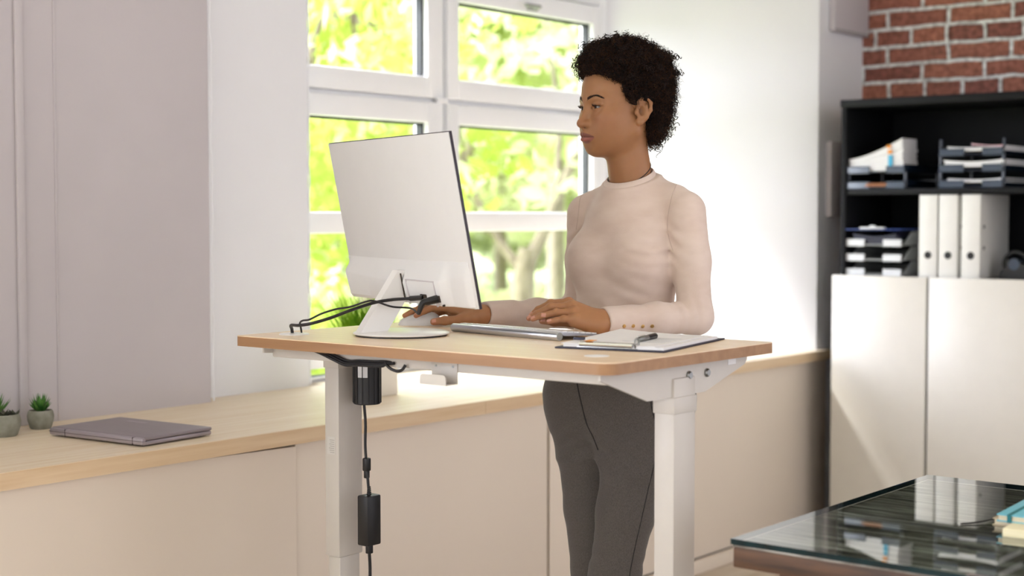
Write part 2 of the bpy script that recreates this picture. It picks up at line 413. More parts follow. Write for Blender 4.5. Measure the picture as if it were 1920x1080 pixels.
# ------------------------------------------------------------------ sill worktop and its front panels
sl = MB().prism([(-2.9, 2.88), (3.442, 2.88), (3.442, YW), (3.38, YW), (3.38, YW), (2.92, YW), (2.915, YP), (0.14, YP), (0.14, YW), (-2.9, YW)], lambda a, b, t_: (a, b, t_), 0, 0.04)
sl2 = MB().prism([(3.4435, 2.88), (5.66, 2.88), (5.66, 2.908), (5.588, 2.908), (5.14, 3.57), (5.14, 3.64), (3.4435, 3.64)], lambda a, b, t_: (a, b, t_), 0, 0.04)
t = thing('worktop', 'long pale oak worktop running under the window and left wall', 'worktop', (0, 0, ZS - 0.04))
a = obj('board', sl, M_sill, t); b = obj('board', sl2, M_sill, t)
e = MB().box(-2.9, 3.442, 2.8785, 2.8805, 0.001, 0.0385); e.box(3.4435, 5.66, 2.8785, 2.8805, 0.001, 0.0385)
obj('edge_band', e, M_sillfront, t)
def panel(x0, x1, label, z1=ZS - 0.042, y=2.90, depth=0.018, drop=0.0):
    t = thing('cabinet_panel', label, 'panel', ((x0 + x1) / 2, y, 0.05), group='cream panels under the oak worktop')
    hx = (x1 - x0) / 2
    if drop: obj('board', MB().prism([(-hx, 0), (hx, 0), (hx, z1 - drop - 0.05), (hx - 0.40, z1 - 0.05), (-hx, z1 - 0.05)], lambda a, b, t_: (a, t_, b), 0, depth), M_panel, t)
    else: obj('board', MB().box(-hx, hx, 0, depth, 0, z1 - 0.05, bev=0.0015), M_panel, t)
    return t
panel(-1.2, 2.692, 'wide cream access panel under the worktop below the closed laptop', z1=0.704, y=2.895, depth=0.02, drop=0.0075)
panel(2.695, 3.772, 'cream panel under the worktop behind the left leg of the desk')
panel(3.786, 5.66, 'cream panel under the worktop between the standing woman and black bookcase')
struct(obj('trim_5', MB().box(-2.9, 5.58, 2.919, 2.935, 0, ZS - 0.041), M_gap))

# ------------------------------------------------------------------ sit-stand desk
D = thing('standing_desk', 'height adjustable desk with beech top and white steel legs', 'desk', (2.44, 2.0075, 0))
DX0, DX1, DY0, DY1, DZ = -0.29, 0.29, -0.4925, 0.4925, 1.04
def rrect(x0, x1, y0, y1, rs, n=8):
    out = []
    for (cx, cy, r, a0) in ((x1 - rs[0], y1 - rs[0], rs[0], 0), (x0 + rs[1], y1 - rs[1], rs[1], 90), (x0 + rs[2], y0 + rs[2], rs[2], 180), (x1 - rs[3], y0 + rs[3], rs[3], 270)):
        for k in range(n + 1):
            an = math.radians(a0 + 90 * k / n); out.append((cx + r * math.cos(an), cy + r * math.sin(an)))
    return out
top = rrect(DX0, DX1, DY0, DY1, (0.012, 0.012, 0.035, 0.012))
tp = MB().prism(top, lambda a, b, t_: (a, b, t_), DZ - 0.0015, DZ)
tp.prism(top, lambda a, b, t_: (a, b, t_), DZ - 0.022, DZ - 0.0015, mi=1)
obj('tabletop', tp, [M_desk, M_deskedge], D)
r = MB(); r.box(-0.245, -0.205, -0.452, 0.425, DZ - 0.045, DZ - 0.022, bev=0.003)
obj('rail', r, M_steel, D)
obj('rail', MB().box(0.16, 0.20, -0.452, 0.425, DZ - 0.045, DZ - 0.022, bev=0.003), M_steel, D)
for sy, yy in ((-1, -0.455), (1, 0.425)):
    # tapered side bracket with slot and bolts
    bk = MB()
    dk = 0.085 if sy < 0 else 0.046
    pl_ = [(-0.27, DZ - 0.022), (-0.27, DZ - 0.035), (-0.12, DZ - dk), (0.08, DZ - dk), (0.23, DZ - 0.043), (0.24, DZ - 0.034), (0.24, DZ - 0.022)]
    fn = lambda a, b, t_: (a, t_, b)
    bk.prism(pl_, fn, yy - 0.0025, yy + 0.0025)
    bk.box(-0.27, 0.24, min(yy, yy - sy * 0.03), max(yy, yy - sy * 0.03), DZ - 0.025, DZ - 0.022)
    B_ = obj('side_bracket', bk, M_steel, D)
    for xx in (0.02, 0.085):
        bo = MB().lathe([(0.0001, 0.006), (0.006, 0.006), (0.0085, 0.003), (0.0085, 0.0)], 12)
        bo.v = [(xx + p[0], yy + (p[2] + 0.0025) * sy * (1), DZ - 0.048 + p[1]) for p in bo.v]
        obj('bolt', bo, M_bolt, B_)
    slot = MB().box(0.165, 0.195, yy + (0.0024 if sy > 0 else -0.0034), yy + (0.0034 if sy > 0 else -0.0024), DZ - 0.039, DZ - 0.028)
    obj('slot', slot, M_white, B_)
for sy, yy in ((-1, -0.44), (1, 0.457)):
    lg = MB()
    lg.box(-0.038, 0.038, yy - 0.0225, yy + 0.0225, 0.52, DZ - 0.050, bev=0.003)
    lg.box(-0.0405, 0.0405, yy - 0.0245, yy + 0.0245, DZ - 0.118 if sy < 0 else DZ - 0.088, DZ - 0.086 if sy < 0 else DZ - 0.052, bev=0.002)
    lg.box(-0.032, 0.032, yy - 0.0185, yy + 0.0185, 0.03, 0.52, bev=0.003)
    L_ = obj('leg', lg, M_steel, D)
    obj('foot', MB().box(-0.30, 0.30, yy - 0.03, yy + 0.03, 0.0, 0.03, bev=0.006), M_steel, L_)
    if sy > 0:
        st = MB().box(-0.0388, -0.0381, yy - 0.012, yy + 0.014, 0.755, 0.795)
        so = obj('label_sticker', st, mat('aged_sticker', rgb(214, 210, 203), 0.4, var=0.04), L_); so['label'] = 'small white printed sticker'
        pr_ = MB()
        for k in range(7): pr_.box(-0.0392, -0.0387, yy - 0.009 + 0.0005 * (k % 3), yy + 0.004 + 0.001 * ((k * 7) % 5), 0.759 + k * 0.0047, 0.7605 + k * 0.0047)
        obj('print', pr_, mat('faded_print', rgb(180, 176, 170), 0.6, var=0.1), so)
hk = MB()   # under-desk J hook
HY0, HY1 = -0.103, -0.036
hk.box(-0.2475, -0.2455, HY0, HY1, DZ - 0.066, DZ - 0.022, bev=0.0006)
hk.box(-0.281, -0.2457, HY0, HY1, DZ - 0.0675, DZ - 0.0655, bev=0.0006)
hk.prism(rrect(HY0, HY1, DZ - 0.0675, DZ - 0.0475, (0.008, 0.008, 0.001, 0.001)), lambda a, b, t_: (t_, a, b), -0.2815, -0.2795)
HK = obj('headset_hook', hk, M_steel, D)
for yy in (-0.092, -0.048):
    c_ = MB().cyl((-0.2485, yy, DZ - 0.034), (-0.2470, yy, DZ - 0.034), 0.0022, 10); obj('screw', c_, M_bolt, HK)
gm = MB().lathe([(0.0001, 0.0035), (0.020, 0.0035), (0.031, 0.0025), (0.033, 0.0)], 32, (-0.19, 0.415, DZ))
obj('cable_grommet', gm, M_white, D)
ds = MB().lathe([(0.0001, 0.0006), (0.023, 0.0006), (0.0235, 0.0)], 28, (-0.185, -0.388, DZ))
q = obj('round_sticker', ds, M_paper, D)
# motor on the left leg
mo = MB().lathe([(0.0001, -0.109), (0.029, -0.109), (0.031, -0.107), (0.031, 0.0), (0.0001, 0.0)], 36, (0.0, 0.382, DZ - 0.058))
for k in range(14):
    a_ = 2 * PI * k / 14
    mo.box(0.031 * math.cos(a_) - 0.0012, 0.031 * math.cos(a_) + 0.0012, 0.382 + 0.031 * math.sin(a_) - 0.0012, 0.382 + 0.031 * math.sin(a_) + 0.0012, DZ - 0.164, DZ - 0.061)
MO = obj('lift_motor', mo, M_black, D)
lb = []
for k in range(7):
    an = math.radians(185 + k * 7); lb.append((0.0318 * math.cos(an), 0.382 + 0.0318 * math.sin(an)))
lm = MB()
for k in range(6):
    a_, b_ = lb[k], lb[k + 1]
    lm.add([(a_[0], a_[1], DZ - 0.105), (b_[0], b_[1], DZ - 0.105), (b_[0], b_[1], DZ - 0.075), (a_[0], a_[1], DZ - 0.075)], [(0, 1, 2, 3)])
obj('motor_label', lm, M_tablabel, MO, recalc=False)
tm = MB().box(-0.249, -0.2465, 0.140, 0.180, DZ - 0.046, DZ - 0.036, bev=0.001)
for k in range(3): tm.box(-0.2515, -0.248, 0.143 + k * 0.0125, 0.152 + k * 0.0125, DZ - 0.047, DZ - 0.037, bev=0.001)
obj('terminal_block', tm, M_tablabel, D)

def cable(name, label, pts, r, root, mat_=None, n=10):
    t = thing(name, label, 'cable', root)
    P_ = [Vector(p) - Vector(root) for p in pts]
    o = obj('cord', MB().tube(bez(P_, n), r, 8), mat_ or M_cable, t)
    return t
# motor lead, inline plug, power brick
mx_, my_ = 2.44, 2.4055
t = thing('power_adapter', 'black power brick hanging on its cord beside the left desk leg', 'power adapter', (2.415, 2.36, 0.57))
def loc(p): return (p[0] - 2.415, p[1] - 2.36, p[2] - 0.57)
obj('housing', MB().box(-0.022, 0.022, -0.0165, 0.0165, -0.01, 0.103, bev=0.004), M_black, t)
obj('cord', MB().tube(bez([loc(p) for p in [(2.425, 2.384, 0.874), (2.427, 2.382, 0.83), (2.424, 2.380, 0.78), (2.420, 2.372, 0.735), (2.418, 2.366, 0.70), (2.415, 2.36, 0.672)]]), 0.0032, 8), M_cable, t)
ip = MB().box(-0.008, 0.008, -0.007, 0.007, -0.018, 0.012, bev=0.003); ip.box(-0.0055, 0.0055, -0.005, 0.005, -0.034, -0.016, bev=0.002)
ip.v = [(p[0] + 0.006, p[1] + 0.013, p[2] + 0.172) for p in ip.v]
obj('inline_plug', ip, M_black, t)
sr = MB()
for k in range(5): sr.cyl((0, 0, 0.103 + k * 0.004), (0, 0, 0.1055 + k * 0.004), 0.0055 - 0.0004 * k, 12)
obj('strain_relief', sr, M_black, t)
lc = MB().box(-0.007, 0.007, -0.006, 0.006, -0.03, -0.01, bev=0.002); lc.tube(bez([(0, 0, -0.028), (0.004, 0.002, -0.08), (-0.004, 0.0, -0.2), (0.01, 0.01, -0.40), (0.05, 0.03, -0.55), (0.15, 0.06, -0.565)]), 0.0036, 8)
obj('mains_lead', lc, M_cable, t)
t = thing('cable_bundle', 'black cable bundle running along the desk rail above the motor', 'cable', (2.186, 2.2, 0.995))
for k, (ox, oz) in enumerate(((0, 0), (0.003, 0.005), (-0.003, -0.003))):
    pts = [(2.19 + ox, 2.2990, 1.0175), (2.186 + ox, 2.2604, 1.0122 + oz), (2.186 + ox, 2.2292, 1.003 + oz), (2.186 + ox, 2.1983, 0.9955 + oz), (2.186 + ox, 2.1647, 0.9975 + oz), (2.186 + ox, 2.1226, 0.9985 + oz), (2.188 + ox, 2.0956, 1.0 + oz), (2.192 + ox, 2.070 + 0.01 * k, 1.0035)]
    obj('cord', MB().tube(bez([(p[0] - 2.186, p[1] - 2.2, p[2] - 0.995) for p in pts]), 0.0032, 8), M_cable, t)
obj('cord_loop', MB().tube(bez([(p[0] - 2.186, p[1] - 2.2, p[2] - 0.995) for p in [(2.188, 2.090, 1.001), (2.186, 2.0792, 0.9950), (2.186, 2.0676, 0.9905), (2.186, 2.0545, 0.9890), (2.186, 2.0429, 0.993), (2.190, 2.0381, 1.002)]]), 0.0032, 8), M_cable, t)

# ------------------------------------------------------------------ monitor
MR = (2.378, 2.225, DZ)
T = thing('monitor', 'white backed flat computer monitor turned away on slanted stand', 'monitor', MR, rotz=math.radians(-21))
bs = MB().lathe([(0.0001, 0.003), (0.100, 0.003), (0.1035, 0.0045), (0.1035, 0.007), (0.098, 0.0095), (0.030, 0.0115), (0.0001, 0.0115)], 64)
bo = obj('base', bs, M_white, T)
ft = MB().lathe([(0.088, 0.0), (0.0985, 0.0), (0.0985, 0.0032), (0.088, 0.0032), (0.088, 0.0)], 64, cap=False)
obj('rubber_ring', ft, M_black, bo)
am = MB(); AY0, AY1 = -0.006, 0.022
am.prism([(-0.098, 0.009), (-0.036, 0.0095), (0.018, 0.090), (0.006, 0.140), (-0.010, 0.140)], lambda a, b, t_: (a, t_, b), AY0, AY1)
bm_ = obj('stand_arm', am, M_white, T)
TL_ = math.radians(11)
def pan(y, s, dd):   # y along width, s up along the panel, dd out of the back
    return (0.0365 - s * math.sin(TL_) - dd * math.cos(TL_), y, 0.0707 + s * math.cos(TL_) - dd * math.sin(TL_))
PY0, PY1, PH = -0.291, 0.304, 0.360
def panbox(mb, y0, y1, s0, s1, d0, d1, bev=0.0):
    M = Matrix(((-math.cos(TL_), 0, -math.sin(TL_), 0.0365), (0, 1, 0, 0), (-math.sin(TL_), 0, math.cos(TL_), 0.0707), (0, 0, 0, 1)))
    # local (d, y, s)
    mb.box(d0, d1, y0, y1, s0, s1, bev=bev, M=M)
b1 = MB(); panbox(b1, PY0, PY1, 0, PH, -0.0022, 0.004, 0.001)
obj('bezel', b1, M_bezel, T)
b2 = MB(); panbox(b2, PY0 + 0.0015, PY1 - 0.0005, 0.001, PH - 0.0015, 0.001, 0.0055, 0.0008)
obj('back_shell', b2, M_shell, T)
b3 = MB(); panbox(b3, PY0 + 0.006, PY1 - 0.006, 0.012, PH - 0.006, -0.0030, -0.0020)
obj('screen', b3, M_screen, T)
# lower housing: sloped, slightly bowed top
hs = MB(); ny = 60; rows = []
for i in range(ny + 1):
    u_ = i / ny; y = PY0 + 0.012 + (PY1 - PY0 - 0.014) * u_
    e_ = float(np.interp(min(u_, 1 - u_), [0, .02, .14, .175, 1], [0, .38, .46, 1, 1])) if u_ < 0.5 else min(1.0, (1 - u_) / 0.03)
    bow = 0.016 * (1 - (2 * u_ - 1) ** 2)
    prof = [(0.098, 0.0045), (0.094 - bow * .4, 0.007 + 0.001 * e_), (0.072 - bow, 0.0055 + 0.022 * e_), (0.066 - bow, 0.0055 + 0.024 * e_), (0.012, 0.0055 + 0.021 * e_), (0.004, 0.0055 + 0.016 * e_), (0.0, 0.0045)]
    rows.append([pan(y, s_, d_) for s_, d_ in prof])
k_ = len(rows[0]); vs = [p for rr in rows for p in rr]; fs = []
for i in range(ny):
    for j in range(k_ - 1): fs.append((i * k_ + j, i * k_ + j + 1, (i + 1) * k_ + j + 1, (i + 1) * k_ + j))
fs.append(tuple(range(k_))); fs.append(tuple(ny * k_ + j for j in range(k_ - 1, -1, -1)))
hs.add(vs, fs); obj('rear_housing', hs, M_shell, T, angle=28)
# hinge slot, port recess frame, ports
sb = MB(); panbox(sb, -0.0105, 0.024, 0.016, 0.070, 0.0285, 0.0300)
obj('hinge_slot', sb, M_gap, T)
pf = MB()
for (a, b, c, dd) in ((-0.158, -0.154, 0.004, 0.058), (-0.158, -0.025, 0.0555, 0.058), (-0.030, -0.025, 0.004, 0.058)):
    panbox(pf, a, b, c, dd, 0.026, 0.0295)
obj('port_recess', pf, M_wall, T)
pp = MB(); panbox(pp, -0.172, -0.150, 0.014, 0.028, 0.025, 0.030); obj('port', pp, M_gap, T)
pp = MB(); panbox(pp, -0.112, -0.086, 0.014, 0.028, 0.025, 0.030); obj('port', pp, M_gap, T)
pp = MB(); panbox(pp, -0.186, -0.182, 0.006, 0.010, 0.0255, 0.0300); obj('screw', pp, M_gap, T)
MWm = Matrix.Translation(MR) @ Matrix.Rotation(math.radians(-21), 4, 'Z')
def mw(y, s, dd): return MWm @ Vector(pan(y, s, dd))
# cables from the ports to the grommet
G1 = Vector((2.246, 2.424, DZ + 0.002)); G2 = Vector((2.262, 2.412, DZ + 0.002))
pA = mw(-0.099, 0.021, 0.029)
tA = thing('video_cable', 'thicker black cable with long plug running from monitor to grommet', 'cable', tuple(G1))
def rel(p, r0): return tuple(Vector(p) - Vector(r0))
dirA = (Vector((2.338, 2.2143, 1.1188)) - pA).normalized()
plA = pA + dirA * 0.046
obj('plug', MB().tube([rel(pA, G1), rel(pA + dirA * 0.034, G1), rel(pA + dirA * 0.035, G1), rel(plA, G1)], [0.0078, 0.0078, 0.0055, 0.005], 10, flat=0.75), M_black, tA)
obj('cord', MB().tube(bez([rel(p, G1) for p in [plA, (2.338, 2.2143, 1.1188), (2.302, 2.2345, 1.1129), (2.266, 2.262, 1.0989), (2.2336, 2.2929, 1.0824), (2.2085, 2.3251, 1.0704), (2.2055, 2.3606, 1.0650), (2.225, 2.405, 1.062), (2.244, 2.4235, 1.052), G1]]), 0.0034, 8), M_cable, tA)
pB = mw(-0.161, 0.021, 0.029)
tB = thing('power_cable', 'thin black cable with angled plug drooping past the stand arm', 'cable', tuple(G2))
e1 = pB + (mw(-0.161, 0.021, 0.06) - pB) * 0.7
obj('plug', MB().tube(bez([rel(p, G2) for p in [pB, e1, e1 + Vector((-0.010, 0.006, -0.004)), e1 + Vector((-0.014, 0.014, -0.026))]], 5), [0.0088, 0.0080, 0.0065, 0.0042], 10), M_black, tB)
obj('cord', MB().tube(bez([rel(p, G2) for p in [e1 + Vector((-0.014, 0.014, -0.026)), (2.3585, 2.1794, 1.101), (2.3265, 2.2035, 1.105), (2.2963, 2.2258, 1.1175), (2.2828, 2.2365, 1.1165), (2.2591, 2.2591, 1.1060), (2.2392, 2.2834, 1.1006), (2.2185, 2.3064, 1.0909), (2.2124, 2.3351, 1.0781), (2.2263, 2.3698, 1.0737), (2.246, 2.4, 1.066), (2.258, 2.410, 1.054), G2]]), 0.0021, 8), M_cable, tB)

# ------------------------------------------------------------------ keyboard, mouse
kA = Vector((2.530, 2.209, 0)); kB = Vector((2.476, 1.872, 0))
kd = (kA - kB); KL = kd.length; ka = math.atan2(kd.y, kd.x) - PI / 2
kc = (kA + kB) / 2
K = thing('keyboard', 'slim aluminium wireless keyboard with round battery tube on the desk', 'keyboard', (kc.x, kc.y, DZ), rotz=ka)
obj('battery_tube', MB().tube([(0, -KL / 2, 0.0092), (0, -KL / 2 + 0.001, 0.0092), (0, KL / 2 - 0.001, 0.0092), (0, KL / 2, 0.0092)], [0.0086, 0.0092, 0.0092, 0.0086], 24), M_alu, K)
pl2 = MB().prism([(0.0, 0.0184), (0.12, 0.0075), (0.12, 0.0045), (0.012, 0.0095)], lambda a, b, t_: (a, t_, b), -KL / 2, KL / 2)
obj('deck', pl2, M_alu, K)
for s_ in (-1, 1): obj('end_cap', MB().cyl((0, s_ * KL / 2, 0.0092), (0, s_ * (KL / 2 + 0.0012), 0.0092), 0.0078, 24), M_greytray, K)
ks = MB()
for r_ in range(6):
    xx = 0.014 + r_ * 0.0172
    zz = 0.0184 - (xx / 0.12) * 0.0109
    for c_ in range(15):
        y0 = -KL / 2 + 0.006 + c_ * (KL - 0.012) / 15
        ks.box(xx, xx + 0.0145, y0 + 0.001, y0 + (KL - 0.012) / 15 - 0.001, zz - 0.001, zz + 0.0012)
obj('keys', ks, M_key, K)
md = math.atan2(2.4361 - 2.3547, 2.6047 - 2.67)
MS = thing('mouse', 'white computer mouse under her right hand', 'mouse', (2.632, 2.402, DZ), rotz=md)
def mouse_shape():
    mb = MB(); NX, NA = 26, 24; vs = []; fs = []
    for i in range(NX + 1):
        u_ = i / NX; x = -0.052 + 0.104 * u_
        hw = 0.030 * (max(0.0, 1 - abs(2 * u_ - 1) ** 3.2)) ** 0.5 * (1.0 - 0.08 * math.sin(PI * u_)) + 0.0005
        hh = 0.034 * (max(0.0, 1 - abs(2 * (u_ ** 0.85) - 1) ** 2.4)) ** 0.62 * (1 - 0.25 * u_) + 0.001
        for k in range(NA + 1):
            a_ = PI * k / NA
            vs.append((x, hw * math.cos(a_), hh * math.sin(a_) ** 0.7))
    for i in range(NX):
        for k in range(NA):
            fs.append((i * (NA + 1) + k, i * (NA + 1) + k + 1, (i + 1) * (NA + 1) + k + 1, (i + 1) * (NA + 1) + k))
        fs.append((i * (NA + 1), (i + 1) * (NA + 1), (i + 1) * (NA + 1) + NA, i * (NA + 1) + NA))
    mb.add(vs, fs); return mb
obj('shell', mouse_shape(), M_white, MS, angle=60)
obj('scroll_wheel', MB().cyl((0.028, -0.003, 0.0245), (0.028, 0.003, 0.0245), 0.006, 14), M_greytray, MS)
gv = MB().tube(bez([(0.05, -0.012, 0.010), (0.02, -0.022, 0.021), (-0.01, -0.025, 0.022), (-0.04, -0.02, 0.018)]), 0.0007, 6)
obj('side_groove', gv, M_greytray, MS)

# ------------------------------------------------------------------ clipboard, papers, pen
ca = math.atan2(1.557 - 1.777, 2.38 - 2.334)        # along its short side
CB = thing('clipboard', 'navy blue clipboard lying at the right end of the desk', 'clipboard', (2.334, 1.777, DZ), rotz=ca)
# local x along short side (0..0.225), local y along the long side (0..0.345)
obj('board', MB().box(0.0, 0.228, 0.0, 0.345, 0.0, 0.0035, bev=0.0012), M_navy, CB)
cl = MB().box(0.045, 0.17, 0.006, 0.030, 0.0035, 0.0055, bev=0.0008)
cl.tube(bez([(0.05, 0.010, 0.010), (0.16, 0.010, 0.010)], 8), 0.0055, 10)
cl.box(0.05, 0.16, 0.012, 0.040, 0.0115, 0.0125, bev=0.0004)
obj('clip', cl, M_chrome, CB)
rg = MB().tube([(0.165 + 0.0, 0.018 + 0.010 * math.cos(a_), 0.014 + 0.010 * math.sin(a_)) for a_ in np.linspace(0, 2 * PI, 20)[:-1]], 0.002, 8, closed=True)
obj('ring', rg, M_bolt, CB)
PS = thing('paper_stack', 'stack of white sheets with a curled page held on the clipboard', 'papers', (2.334, 1.777, DZ + 0.0036), rotz=ca)
pm = MB(); nx, ny = 18, 26
def sheet(mb, x0, x1, y0, y1, z, curl, th):
    vs = []; fs = []
    for lay in (0, 1):
        for j in range(ny + 1):
            v_ = j / ny
            for i in range(nx + 1):
                u_ = i / nx
                c_ = curl * max(0, (0.75 - u_)) ** 1.6 * (max(0, v_ - 0.05)) ** 1.2
                vs.append((x0 + (x1 - x0) * u_, y0 + (y1 - y0) * v_, z + c_ + (th if lay else 0)))
    W = nx + 1; L0 = W * (ny + 1)
    for lay in (0, 1):
        for j in range(ny):
            for i in range(nx):
                q_ = [lay * L0 + j * W + i, lay * L0 + j * W + i + 1, lay * L0 + (j + 1) * W + i + 1, lay * L0 + (j + 1) * W + i]
                fs.append(tuple(q_ if lay else q_[::-1]))
    for i in range(nx): fs.append((i, i + 1, L0 + i + 1, L0 + i)); k0 = ny * W; fs.append((k0 + i + 1, k0 + i, L0 + k0 + i, L0 + k0 + i + 1))
    for j in range(ny): fs.append(((j + 1) * W, j * W, L0 + j * W, L0 + (j + 1) * W)); fs.append((j * W + nx, (j + 1) * W + nx, L0 + (j + 1) * W + nx, L0 + j * W + nx))
    mb.add(vs, fs)
sheet(pm, 0.014, 0.222, 0.010, 0.315, 0.0, 0.0, 0.0052)
obj('lower_sheets', pm, M_paper, PS)
pm2 = MB(); sheet(pm2, 0.008, 0.205, 0.012, 0.31, 0.0055, 0.012, 0.0012)
obj('top_sheet', pm2, M_paper, PS)
pn = MB()
for k in range(4): pn.box(0.10 + 0.01 * k, 0.19, 0.10 + 0.03 * k, 0.104 + 0.03 * k, 0.0069, 0.0072)
obj('print', pn, M_ink, PS)
st = MB().box(0.062, 0.078, 0.0, 0.028, 0.0128, 0.0134); obj('orange_tab', st, M_orange, PS)
sk = MB().box(0.012, 0.036, 0.06, 0.066, 0.009, 0.014, bev=0.001); obj('paper_clip', sk, M_navy, PS)
PN = thing('pen', 'black and silver ballpoint pen lying on the white papers', 'pen', (2.50, 1.672, DZ + 0.0156), rotz=math.radians(14))
obj('barrel', MB().tube([(-0.05, 0, 0), (-0.045, 0, 0), (0.0, 0, 0)], [0.002, 0.0052, 0.0055], 14), M_bolt, PN)
obj('grip', MB().tube([(0.0, 0, 0), (0.045, 0, 0), (0.055, 0, 0)], [0.0056, 0.0062, 0.003], 14), M_black, PN)
obj('pocket_clip', MB().box(-0.052, -0.015, -0.0015, 0.0015, 0.006, 0.0072), M_chrome, PN)

# ------------------------------------------------------------------ on the sill: laptop, plants
LPa = math.atan2(2.967 - 2.908, 2.464 - 2.212)
lx = Vector((2.212, 2.908)); 
LT = thing('laptop', 'closed grey laptop lying on the oak worktop near the left wall', 'laptop', (2.335, 3.112, ZS), rotz=math.radians(5))
# local: hinge side faces -x ; width along y 0.372, depth along x 0.255
obj('base', MB().box(-0.112, 0.114, -0.167, 0.167, 0.003, 0.014, bev=0.004), M_lapside, LT)
obj('lid', MB().box(-0.108, 0.114, -0.168, 0.168, 0.0145, 0.023, bev=0.003, seg=3), M_lapgrey, LT)
hb = MB(); hb.box(-0.1165, -0.103, -0.168, 0.168, 0.004, 0.0215, bev=0.004)
obj('hinge_bar', hb, M_lapside, LT)
hl = MB()
for yy in (-0.135, 0.108): hl.box(-0.1172, -0.102, yy, yy + 0.001, 0.004, 0.0218)
hl.box(-0.1172, -0.102, -0.168, 0.168, 0.0128, 0.0136)
obj('hinge_gap', hl, M_gap, LT)
obj('badge', MB().box(0.062, 0.076, 0.02, 0.09, 0.0225, 0.0234), M_lapside, LT)
for xx in (-0.09, 0.09):
    for yy in (-0.145, 0.145): obj('rubber_foot', MB().cyl((xx, yy, 0), (xx, yy, 0.004), 0.007, 12), M_black, LT)

def bowl(r=0.03, h=0.043):
    return MB().lathe([(0.0001, 0.0), (r * 0.72, 0.0), (r * 0.80, 0.003), (r * 0.97, h * 0.45), (r, h * 0.70), (r * 0.93, h * 0.93), (r * 0.84, h), (r * 0.76, h * 0.97), (r * 0.74, h * 0.86), (0.0001, h * 0.86)], 40)
def leafblade(mb, base, dirv, L, w, th=0.35, curve=0.0, n=8):
    dirv = Vector(dirv).normalized(); side = dirv.cross(Vector((0, 0, 1)));
    if side.length < 1e-3: side = Vector((1, 0, 0))
    side.normalize(); up = side.cross(dirv)
    vs = []; fs = []; m_ = 6
    for i in range(n + 1):
        t_ = i / n; ww = w * (math.sin(PI * min(1, 0.25 + t_ * 0.75)) ** 0.8) * (1 - t_ ** 4) + 0.0002
        c_ = Vector(base) + dirv * (L * t_) + up * (curve * t_ * t_)
        for k in range(m_):
            a_ = 2 * PI * k / m_; vs.append(c_ + side * (ww * math.cos(a_)) + up * (ww * th * math.sin(a_)))
    for i in range(n):
        for k in range(m_): fs.append((i * m_ + k, i * m_ + (k + 1) % m_, (i + 1) * m_ + (k + 1) % m_, (i + 1) * m_ + k))
    fs.append(tuple(range(m_))); fs.append(tuple(n * m_ + k for k in range(m_ - 1, -1, -1)))
    mb.add(vs, fs)
def soil(r, z): return MB().lathe([(0.0001, z + 0.004), (r * 0.6, z + 0.003), (r, z)], 24, cap=False)
S1 = thing('succulent', 'small green spiky succulent in round grey concrete pot beside the laptop', 'potted plant', (2.271, 3.405, ZS), group='small potted succulents on the worktop')
p_ = obj('pot', bowl(0.034, 0.048), M_concrete, S1)
obj('gravel', soil(0.0258, 0.0412), M_soil, S1)
lf = MB()
for k in range(34):
    ring = k % 3; a_ = k * 2.39996; el = (0.65, 0.95, 1.25)[ring] + random.uniform(-0.1, 0.1)
    leafblade(lf, (0.004 * math.cos(a_), 0.004 * math.sin(a_), 0.043), (math.cos(a_) * math.cos(el), math.sin(a_) * math.cos(el), math.sin(el)), (0.036, 0.044, 0.049)[ring], 0.0050, 0.4, 0.004)
obj('leaves', lf, M_succ, S1)
S2 = thing('succulent', 'dark rosette succulent in rounded grey pot at the left edge', 'potted plant', (2.135, 3.362, ZS), group='small potted succulents on the worktop')
obj('pot', bowl(0.043, 0.055), M_concrete, S2)
obj('gravel', soil(0.0325, 0.0472), M_soil, S2)
lf = MB()
for (cx, cy, n_) in ((0.002, -0.004, 12), (0.020, -0.016, 9), (-0.018, 0.012, 9)):
    for k in range(n_):
        a_ = k * 2.39996 + cx * 90; el = 0.25 + 0.5 * (k / n_)
        leafblade(lf, (cx, cy, 0.049), (math.cos(a_) * math.cos(el), math.sin(a_) * math.cos(el), math.sin(el)), 0.023, 0.0062, 0.4, 0.005)
obj('leaves', lf, M_succd, S2)
S3 = thing('succulent', 'tall pointed aloe in small pot behind the dark rosette succulent', 'potted plant', (2.158, 3.447, ZS), group='small potted succulents on the worktop')
obj('pot', bowl(0.030, 0.042), M_white, S3)
obj('gravel', soil(0.0225, 0.036), M_soil, S3)
lf = MB()
for k in range(20):
    a_ = k * 2.39996; el = 0.6 + 0.8 * (k / 20)
    leafblade(lf, (0.004 * math.cos(a_), 0.004 * math.sin(a_), 0.036), (math.cos(a_) * math.cos(el), math.sin(a_) * math.cos(el), math.sin(el)), 0.066, 0.0060, 0.4, 0.006)
obj('leaves', lf, M_succ, S3)
GP = thing('potted_grass', 'tuft of fresh green grass in square cream planter behind the desk', 'potted plant', (3.325, 3.26, ZS))
obj('planter', MB().box(-0.07, 0.07, -0.07, 0.07, 0, 0.135, bev=0.004), M_pot, GP)
obj('soil', MB().box(-0.062, 0.062, -0.062, 0.062, 0.13, 0.137), M_soil, GP)
gb = MB()
for k in range(420):
    a_ = random.uniform(0, 2 * PI); el = random.uniform(0.95, 1.5); bx, by = random.uniform(-0.055, 0.055), random.uniform(-0.055, 0.055)
    L_ = random.uniform(0.11, 0.21)
    pts = [Vector((bx, by, 0.134))]; dv = Vector((math.cos(a_) * math.cos(el), math.sin(a_) * math.cos(el), math.sin(el)))
    for s_ in range(5): pts.append(pts[-1] + dv * (L_ / 5)); dv = (dv + Vector((math.cos(a_), math.sin(a_), -0.25)) * 0.07).normalized()
    gb.tube(pts, [0.0018, 0.0016, 0.0003], 4, flat=0.4)
obj('grass', gb, M_grass, GP)

